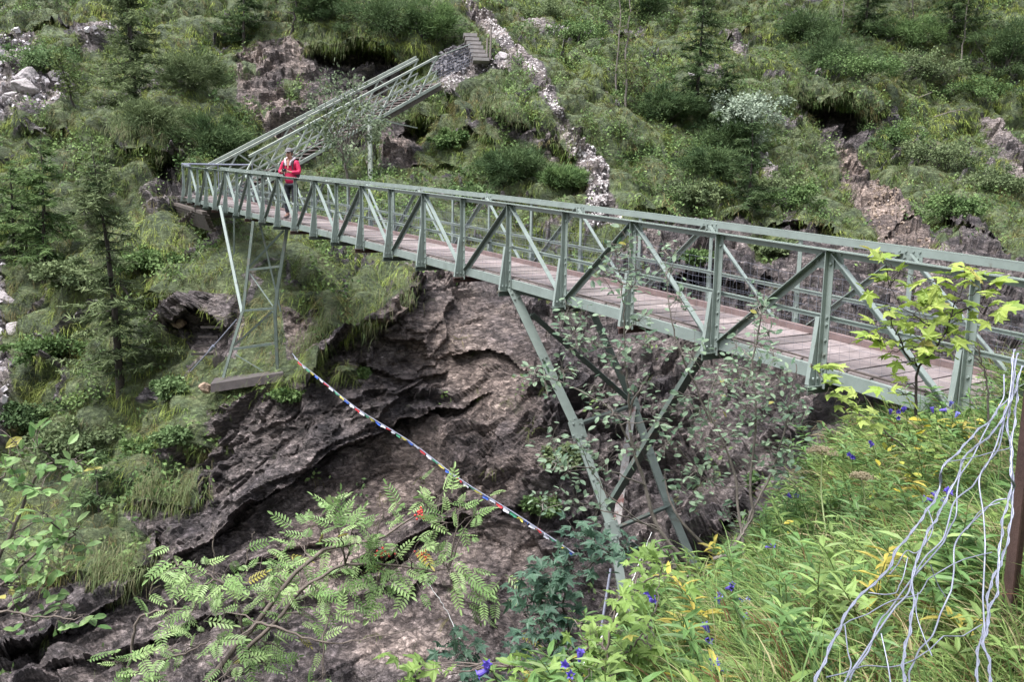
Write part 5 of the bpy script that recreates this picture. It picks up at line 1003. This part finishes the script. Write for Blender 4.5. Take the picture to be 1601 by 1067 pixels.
# dark bluish foliage left of the tower foot
dm = thing('dark_leaved_shrub', 'dark blue-green lobed foliage left of the foot of the steel tower', 'shrub', at(900, 1080, 4.0))
sk = [([(905, 1100, 3.9), (895, 1010, 4.0), (880, 940, 4.0), (900, 880, 4.0), (930, 850, 4.0)], .009, .002), ([(895, 1040, 4.0), (860, 980, 4.0), (840, 920, 4.0), (830, 895, 4.0)], .006, .002), ([(900, 1030, 3.9), (850, 1010, 3.9), (820, 960, 3.9)], .005, .002), ([(905, 900, 4.0), (950, 865, 4.0), (985, 855, 4.0)], .005, .002), ([(820, 1100, 3.8), (735, 1040, 3.8), (715, 1000, 3.8)], .005, .002)]
cl = conv([(60,480),(130,520),(70,590),(190,480),(200,540),(120,610),(200,610),(250,560),(270,440),(290,410),(340,270),(370,230),(430,240),(400,370),(480,330),(560,310),(620,340),(650,330),(60,700),(130,690),(210,680),(250,720),(180,750),(120,800),(190,800),(250,780),(100,850),(170,860),(150,910),(60,900),(230,840),(330,500),(310,600),(400,440),(270,650),(330,300),(520,370),(230,420),(160,440),(110,700),(220,900),(300,700)], 800, 760, 3.476)+conv([(870,850),(900,960),(980,930),(960,1010),(880,890),(930,900),(1000,980),(1040,980)], 400, 700, 2.908)
leafy(dm, sk, cl, 4.0, T_MAPLE, 6, .045, .078, ((.045, .095, .065), (.095, .17, .11)), 66, M_NEAR, M_DARKBARK, .0025, roll=.3, droop=.2, dj=.15, petiole=True)
lm = thing('light_leaved_shrub', 'fresh green maple foliage in the bottom centre in front of the tower foot', 'shrub', at(960, 1090, 3.1))
sk = [([(965, 1120, 3.1), (950, 1030, 3.1), (960, 960, 3.1), (990, 910, 3.1), (1010, 880, 3.1)], .007, .002), ([(955, 1060, 3.05), (925, 1020, 3.05), (905, 980, 3.05)], .005, .002), ([(960, 1040, 3.1), (1000, 1000, 3.1), (1020, 960, 3.1)], .005, .002), ([(985, 920, 3.1), (1030, 900, 3.1), (1050, 900, 3.1)], .004, .002), ([(960, 1080, 2.95), (880, 1060, 2.95), (810, 1045, 2.95)], .004, .002)]
cl = conv([(350,740),(420,790),(350,860),(450,740),(520,720),(380,920),(600,660),(560,670),(480,860),(600,790),(590,880),(680,720),(700,800),(660,480),(740,460),(690,500),(780,370),(720,370),(810,480),(870,500),(820,450),(700,920),(770,820),(640,940),(520,930),(430,980),(560,1010),(680,1000),(760,900),(60,970),(120,1000),(40,1030),(800,900),(640,720)], 800, 760, 3.476)+conv([(650,1010),(700,1040),(760,1010),(800,1050),(850,1020),(1150,1000),(1220,990)], 400, 700, 2.908)
leafy(lm, sk, cl, 3.05, T_MAPLE, 3, .03,   .085, ((.13, .22, .05), (.25, .36, .10)), 67, M_NEAR, M_TWIG, .0025, roll=.28, droop=.12, dj=.15, petiole=True, yellow=.06)

# ---------------------------------------------------------------- bank: long grass, herbs, gentians
bx, by, bzd = project(BP); BAREA = np.linalg.norm(np.cross(np.gradient(BP, axis=1), np.gradient(BP, axis=0)), axis=-1); turf = sstep(2.4, 2.7, vrow)
def bank_at(px, py):
    s_ = np.hypot(bx-px, by-py)+1e3*(bzd < .3)+60*(vrow < 2.3)+4*bzd; k = int(np.argmin(s_)); i, j = divmod(k, BP.shape[1]); return BP[i, j], BN[i, j]
bvis = ((bx > 500) & (bx < 2300) & (by < 1500) & (by > 450) & (bzd > .9) & (bzd < 10)).astype(float)
def sample_bank(N, weight, rng):
    p = (BAREA*weight*bvis).ravel(); p = p/p.sum(); k = rng.choice(len(p), N, p=p); i, j = np.divmod(k, BP.shape[1]); return BP[i, j]+rng.normal(0, .012, (N, 3)), BN[i, j], i, j
rng = np.random.default_rng(31); NT = 12500; P, N, i, j = sample_bank(NT, turf*(.06+.94*sstep(1000, 1130, bx+.25*(1067-by)))*(1-.55*sstep(1640, 1700, bx))/np.maximum(bzd, 1)**1.0, rng); zz = fbm(P, .7, 3, off=8.)+rng.normal(0, .18, NT); d_ = P@FWD
pal = np.array([(.060, .125, .040), (.11, .20, .060), (.21, .31, .095), (.36, .34, .18), (.18, .10, .05)])
base = np.where(zz[:, None] < -.3, pal[0], np.where(zz[:, None] < .12, pal[1], pal[2])); q = rng.random(NT); base[q < .15] = pal[3]; base[(q > .15) & (q < .21)] = pal[4]
nb = 9; R_ = lambda a: np.repeat(a, nb, 0); M_ = NT*nb
down = nrm(np.array([-.75, .15, -.35])); Dn = R_(N)*.5+np.array([0, 0, .75])+down*.35+rng.normal(0, .45, (M_, 3)); L_b = R_(.10+.26*rng.random(NT)**2.0)*(.5+.7*rng.random(M_))
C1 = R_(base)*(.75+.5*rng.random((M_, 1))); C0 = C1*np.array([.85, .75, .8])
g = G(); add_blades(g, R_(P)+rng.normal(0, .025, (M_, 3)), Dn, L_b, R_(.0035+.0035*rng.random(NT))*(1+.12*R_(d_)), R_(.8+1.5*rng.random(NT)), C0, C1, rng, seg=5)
# a thinner set of long arching blades
NL = 420; P, N, i, j = sample_bank(NL, turf*sstep(980, 1100, bx)/np.maximum(bzd, 1)**1.2, rng); c = mix3((.13, .24, .07), (.28, .38, .16), rng.random(NL))
add_blades(g, P, N*.3+np.array([-.2, .05, .9])+rng.normal(0, .28, (NL, 3)),   .28+.35*rng.random(NL), .005+.005*rng.random(NL), 1.5+1.2*rng.random(NL), c*.8, c, rng, seg=8)
# fringe along the crest so the outline is ragged
cr_ = np.array([at(*p) for p in R1]); cr_ = catmull(cr_, 400)[20:]; cr_ = np.repeat(cr_[:300], 9, 0)+rng.normal(0, .07, (300*9, 3))-np.array([0, 0, .08]); n_c = len(cr_); c = mix3((.10, .15, .04), (.30, .34, .10), rng.random(n_c))
add_blades(g, cr_, np.array([-.35, 0, .8])+rng.normal(0, .35, (n_c, 3)), .10+.22*rng.random(n_c), .006+.005*rng.random(n_c), .8+1.6*rng.random(n_c), c*.8, c, rng, seg=5)
tag(g.obj('bank_grass', M_GRASS, col=True), kind='stuff')
# leafy herbs: upright stems with paired lance leaves, and rosettes of broad leaves
g = G(); gl = G(); NS = 620; P, N, i, j = sample_bank(NS, turf*(bzd > 2.5)*(.25+1.2*sstep(-.1, .3, fbm(BP, .9, 3, off=50.)))/np.maximum(bzd, 1), rng)
LP, LD, LS, LC = [], [], [], []
for k in range(NS):
    h = .16+.30*rng.random(); lean = np.array([-.35, -.1, 1.0])+rng.normal(0, .28, 3); e = P[k]+nrm(lean)*h; c_ = curve_pts(P[k], e, 7, np.array([0, 0, .1])*h, rng, .004); g.tube(c_, np.linspace(.003, .0015, 7), 4, C=(.16, .2, .07), cap=False)
    hue = rng.random(); c0 = np.array((.12, .22, .07)) if hue < .72 else (np.array((.22, .32, .10)) if hue < .95 else np.array((.42, .36, .08))); n_l = int(h/.035); a0 = rng.random()*6.3
    for q in range(n_l):
        t = .2+.8*q/n_l; p = c_[int(t*6)]; a = a0+q*math.pi/2
        for s_ in (0, math.pi): LP.append(p); LD.append([math.cos(a+s_), math.sin(a+s_), .25]); LS.append(.055+.03*rng.random()); LC.append(c0*(.75+.5*rng.random()))
LP, LD, LS, LC = map(np.array, (LP, LD, LS, LC)); X, Y, Z = frames(LD+rng.normal(0, .2, LD.shape), np.tile([0, 0, 1.], (len(LP), 1)), rng, .2); gl.inst(*T_LANCE, LP, X, Y, Z, LS*1.3, LC)
NB = 3000; P, N, i, j = sample_bank(NB, turf*(bzd > 2.2)*sstep(-.1, .35, fbm(BP, .8, 3, off=70.))/np.maximum(bzd, 1), rng); P = P+N*(.03+.14*rng.random((NB, 1))); C = mix3((.09, .17, .045), (.26, .35, .09), rng.random(NB)); C[rng.random(NB) < .05] = (.5, .42, .06)
X, Y, Z = frames(rng.normal(0, 1, (NB, 3))*[1, 1, .3], N*.5+np.array([0, 0, .7]), rng, .3); gl.inst(*T_OVAL, P, X, Y, Z, .05+.06*rng.random(NB), C)
# yellowing leaves near the crest
P = np.array([bank_at(x, y)[0] for x, y in zip(1385+90*rng.random(110), 690+110*rng.random(110))])+np.array([0, 0, .08])+rng.normal(0, .07, (110, 3)); X, Y, Z = frames(rng.normal(0, 1, P.shape)*[1, 1, .4], np.tile([0, 0, 1.], (110, 1)), rng, .4); gl.inst(*T_OVAL, P, X, Y, Z, .05+.04*rng.random(110), mix3((.55, .42, .04), (.40, .42, .08), rng.random(110)))
g.inst(T_LANCE[0], T_LANCE[1], P[:1], X[:1], Y[:1], Z[:1], .05, np.array([[.2, .2, .05]])); gl.v += g.v; gl.f += [f+gl.n for f in g.f]; gl.c += g.c
tag(gl.obj('bank_herbs', M_NEAR, col=True), kind='stuff')
# gentians
M_BLUE = leaf_mat('violet_blue_petal', .55, .25, .3, .2)
T_BELL = None
def bell(g, p, d, L, col, rng):
    d = nrm(d); x = nrm(np.cross(d, (.3, .1, .9))); y = np.cross(d, x); a = np.arange(10)/10*2*math.pi; V = []
    for t, r in ((0, .12), (.35, .20), (.7, .27), (.85, .26)): V.append(p+d*L*t+L*r*(np.cos(a)[:, None]*x+np.sin(a)[:, None]*y))
    rr_ = np.where(np.arange(10) % 2 == 0, .48, .24); V.append(p+d*L*1.0+L*rr_[:, None]*(np.cos(a)[:, None]*x+np.sin(a)[:, None]*y)); V = np.array(V); i = np.arange(50).reshape(5, 10); j = np.roll(i, -1, 1)
    g.add(V.reshape(-1, 3), np.stack([i[:-1], i[1:], j[1:], j[:-1]], -1).reshape(-1, 4), np.asarray(col)*(.8+.4*rng.random()))
GEN = [(766,1047,2.9,'blue gentian lowest and farthest left in the bottom centre leaves'),(895,1040,3.0,'blue gentian beside a bent grass blade at the bottom centre'),(1013,937,3.9,'blue gentian in front of the foot of the left tower leg'),(1116,934,3.9,'pale blue gentian by the right tower foot'),(1140,920,4.0,'tight pair of blue gentian bells beside a yellow leaf'),(1155,942,3.9,'single pale gentian just below the pair by the yellow leaf'),(1200,858,4.6,'blue gentian on the crest of the grassy bank'),(1177,974,3.7,'small pale gentian in the middle of the lower bank'),(1106,997,3.4,'blue gentian among yellow-green blades at the lower centre'),(1118,1048,3.1,'deep violet gentian at the bottom edge right of centre'),(1330,712,6.2,'blue gentian between the two dried umbels'),(1366,700,6.2,'blue gentian on the crest right of the dried umbels'),(1397,650,6.0,'cluster of deep blue gentians under the near end of the bridge'),(1414,645,6.0,'gentian close right of the deep blue cluster under the bridge'),(1464,781,4.3,'large blue gentian behind the loose fence wires'),(1483,774,4.3,'blue gentian touching the wires, right of the large one'),(1245,781,5.7,'tiny blue gentian at the rocky edge of the bank'),(1297,888,4.3,'dark small gentian near the stalk of the tall dried umbel'),(1231,928,4.0,'tiny violet gentian in the open grass of the bank'),(1461,643,6.0,'blue gentian at the foot of the maple sapling'),(1487,648,5.8,'pale gentian right of the foot of the maple sapling')]
for k, (x, y, d, lab) in enumerate(GEN):
    rng = np.random.default_rng(700+k); top = at(x, y, d); b_, n_b = bank_at(x+8, y+55); b_ = top+nrm(np.array([.25, 0, -1.0]))*max(.16, 60/FPX*d) if np.linalg.norm(b_-top) > .6 else b_
    d0_ = d; top = at(x, y, max(d-.25, d*.92)); root = thing('gentian', lab, 'flower', b_, 'blue gentians in the grass of the bank'); g = G(); c_ = curve_pts(b_, top, 8, (0, 0, .05), rng, .003); g.tube(c_, .0025, 5, C=(.14, .2, .07)); LPp = c_[rng.integers(2, 7, 8)]
    X, Y, Z = frames(rng.normal(0, 1, (8, 3))*[1, 1, .3], np.tile([0, 0, 1.], (8, 1)), rng, .3); g.inst(*T_LANCE, LPp, X, Y, Z, .05, np.tile((.14, .23, .07), (8, 1))); g.obj('stem', M_NEAR, root, col=True)
    for q in range(3 if k in (1, 2, 9, 10, 12, 14) else 2):
        g = G(); bell(g, top+rng.normal(0, .014, 3), np.array([-.3, -.5, .75])+rng.normal(0, .5, 3), .036+.008*rng.random(), (.15, .11, .50) if k not in (3, 5, 7, 20) else (.24, .24, .62), rng); g.obj('blossom', M_BLUE, root, col=True)
# dried umbels
M_DRY = leaf_mat('dry_seed_head', .8, .2, .1, .3)
for k, (pts, r_, lab) in enumerate([([(1283, 990, 4.7), (1290, 900, 4.8), (1292, 845, 4.9), (1284, 770, 5.0), (1286, 712, 5.0)], .085, 'larger dried flat umbel on a tall stalk left of the other'), ([(1340, 850, 5.1), (1352, 790, 5.1), (1347, 752, 5.1)], .075, 'smaller dried umbel lower and to the right')]):
    rng = np.random.default_rng(800+k); root = thing('dried_umbel', lab, 'flower', at(*pts[0]), 'dried umbels on the bank'); g = G(); P = stem(g, pts, .006, .0035, rng=rng, jit=.001); g.obj('stalk', plain_mat('dry_stalk', (.25, .30, .14), .8, 9, .2), root, smooth=True); g = G(); top = P[-1]
    for q in range(26):
        a = rng.random()*6.28; rr_ = r_*math.sqrt(rng.random()); e = top+np.array([math.cos(a)*rr_, math.sin(a)*rr_, .045-.035*(rr_/r_)**2]); g.tube([top, (top+e)/2-UZ*.004, e], .0013, 4, C=(.28, .26, .14), cap=False)
        for w_ in range(14): o = e+rng.normal(0, .011, 3)*[1, 1, .5]; g.tube([e-UZ*.01, o], .0007, 3, C=(.3, .26, .16), cap=False); g.box(o, np.eye(3), (.0022, .0022, .003), (.42, .36, .25))
    g.obj('seed_head', M_DRY, root, col=True)
# loose galvanised netting hanging from the post
wn = thing('wire_netting', 'tangle of loose grey galvanised fence wires fanning down over the grass at the right', 'wire fence', at(1590, 600, 2.6))
def W6(p): return [(1150+x/2.105, 560+y/2.105, d) for x, y, d in p]
WR = [[(915, -30, 2.6), (890, 130, 2.5), (780, 260, 2.3), (695, 360, 2.2), (680, 440, 2.2), (620, 520, 2.1), (540, 620, 2.0), (480, 720, 1.9), (350, 870, 1.75), (270, 1060, 1.6), (240, 1160, 1.5)],
      [(930, -20, 2.6), (905, 120, 2.5), (850, 230, 2.4), (760, 330, 2.3), (690, 470, 2.2), (640, 560, 2.1), (580, 690, 2.0), (590, 820, 1.9), (560, 930, 1.8), (560, 1100, 1.6)],
      [(920, 0, 2.55), (890, 200, 2.45), (845, 330, 2.35), (790, 400, 2.3), (720, 470, 2.2), (680, 590, 2.1), (600, 700, 2.0), (560, 790, 1.9), (470, 900, 1.8), (380, 1030, 1.7), (330, 1120, 1.6)],
      [(940, 30, 2.6), (900, 180, 2.5), (905, 300, 2.45), (905, 420, 2.4), (880, 560, 2.3), (860, 700, 2.2), (835, 830, 2.1), (805, 930, 2.0), (795, 1100, 1.8)],
      [(935, 60, 2.6), (915, 210, 2.5), (910, 370, 2.4), (925, 450, 2.4), (890, 600, 2.3), (845, 760, 2.15), (820, 900, 2.0), (835, 1080, 1.8)],
      [(900, 60, 2.55), (870, 150, 2.5), (800, 290, 2.4), (735, 420, 2.3), (720, 520, 2.25), (690, 580, 2.2), (640, 660, 2.1), (530, 800, 2.0), (480, 850, 1.9), (430, 960, 1.8), (385, 1060, 1.7)],
      [(895, 460, 2.35), (850, 470, 2.35), (790, 530, 2.3), (730, 610, 2.2), (720, 690, 2.15), (690, 780, 2.1), (650, 890, 2.0), (600, 970, 1.9), (560, 1080, 1.7)],
      [(890, 150, 2.5), (860, 300, 2.4), (810, 400, 2.3), (820, 520, 2.25), (820, 640, 2.2), (815, 780, 2.1), (805, 920, 2.0)],
      [(840, 640, 2.2), (760, 660, 2.15), (680, 710, 2.1), (600, 770, 2.0), (480, 820, 1.95), (370, 890, 1.85), (330, 910, 1.8)],
      [(820, 870, 2.05), (740, 910, 2.0), (640, 960, 1.9), (540, 1010, 1.8), (430, 1020, 1.75), (300, 1050, 1.65)],
      [(640, 500, 2.15), (650, 560, 2.1), (600, 640, 2.05), (560, 640, 2.05), (500, 720, 1.95)], [(560, 660, 2.05), (545, 740, 2.0), (500, 780, 1.9), (440, 780, 1.9)], [(370, 880, 1.8), (380, 960, 1.75), (390, 1010, 1.7), (370, 1060, 1.65)], [(870, 480, 2.3), (820, 500, 2.3), (760, 560, 2.2)],
      [(700, 340, 2.25), (780, 330, 2.3), (860, 310, 2.35), (905, 300, 2.4)], [(610, 760, 2.0), (600, 830, 1.95), (620, 920, 1.9), (640, 980, 1.85)], [(480, 900, 1.8), (500, 1000, 1.75), (510, 1080, 1.7)], [(640, 690, 2.1), (665, 760, 2.1), (690, 800, 2.1)]]
rng = np.random.default_rng(77)
for q, wv in enumerate(WR):
    n = 90; P = catmull(np.array([at(*p) for p in W6(wv)]), n); L = np.r_[0, np.cumsum(np.linalg.norm(np.diff(P, axis=0), axis=1))]; kink = np.stack([np.interp(L, np.arange(0, L[-1]+.1, .09), rng.normal(0, .0045, int(L[-1]/.09)+3)[:len(np.arange(0, L[-1]+.1, .09))]) for _ in range(3)], -1); P = P+kink; r_ = .0022 if q < 8 else .0015; g = G()
    g.tube(P, r_, 7)
    if q in (0, 1, 3, 4):   # twisted second strand
        ph = L*60; X_ = RIGHT*.0042; Y_ = FWD*.0042; g.tube(P+np.cos(ph)[:, None]*X_+np.sin(ph)[:, None]*Y_, r_*.85, 6)
    g.obj('wire', M_GALV, wn, smooth=True)
pt = thing('rusty_post', 'rust-brown steel angle post standing at the right edge behind the loose wires', 'post', bank_at(1585, 940)[0]); g = G(); g.angle(at(1561, 985, 2.75), at(1606, 560, 2.5), .050, .006, RIGHT, -FWD*.6+RIGHT*.2)
g.obj('post_shaft', M_RUSTY, pt); g = G()
for t in (.2, .45, .7, .92): g.bolt(at(1561, 985, 2.75)*(1-t)+at(1606, 560, 2.5)*t+RIGHT*.02-FWD*.007, -FWD, .008, .012)
g.obj('bolts', M_RUSTY, pt)
# bare twig behind the wires and a dry branch lying under the tower
for k, (pts, r0, lab) in enumerate([([(1545, 660, 4.4), (1543, 600, 4.4), (1533, 560, 4.4), (1530, 530, 4.4)], .006, 'pale bare forked twig standing right of the maple sapling'), ([(1115, 875, 5.0), (1145, 862, 5.0), (1172, 815, 5.0)], .012, 'thick pale bent branch lying across the shrub stems'), ([(905, 1050, 3.6), (965, 960, 3.7), (1000, 880, 3.8), (1018, 835, 3.8)], .003, 'long thin dry stalk rising in front of the tower foot'), ([(735, 1045, 4.2), (700, 960, 4.3), (668, 912, 4.3)], .003, 'single dry grass stalk rising over the dark cliff at the bottom')]):
    rng = np.random.default_rng(900+k); g = G(); P = stem(g, pts, r0, r0*.4, rng=rng, jit=.003)
    if k < 2:
        for q in range(5): s0 = P[8+2*q]; g.tube(curve_pts(s0, s0+nrm(rng.normal(0, 1, 3)+UZ)*.12, 5, (0, 0, .01), rng, .004), np.linspace(r0*.45, .001, 5), 5)
    tag(g.obj('bare_branch' if k < 2 else 'dry_stalk', M_BARK if k < 2 else M_DRY, smooth=True, col=True), lab, 'twig')
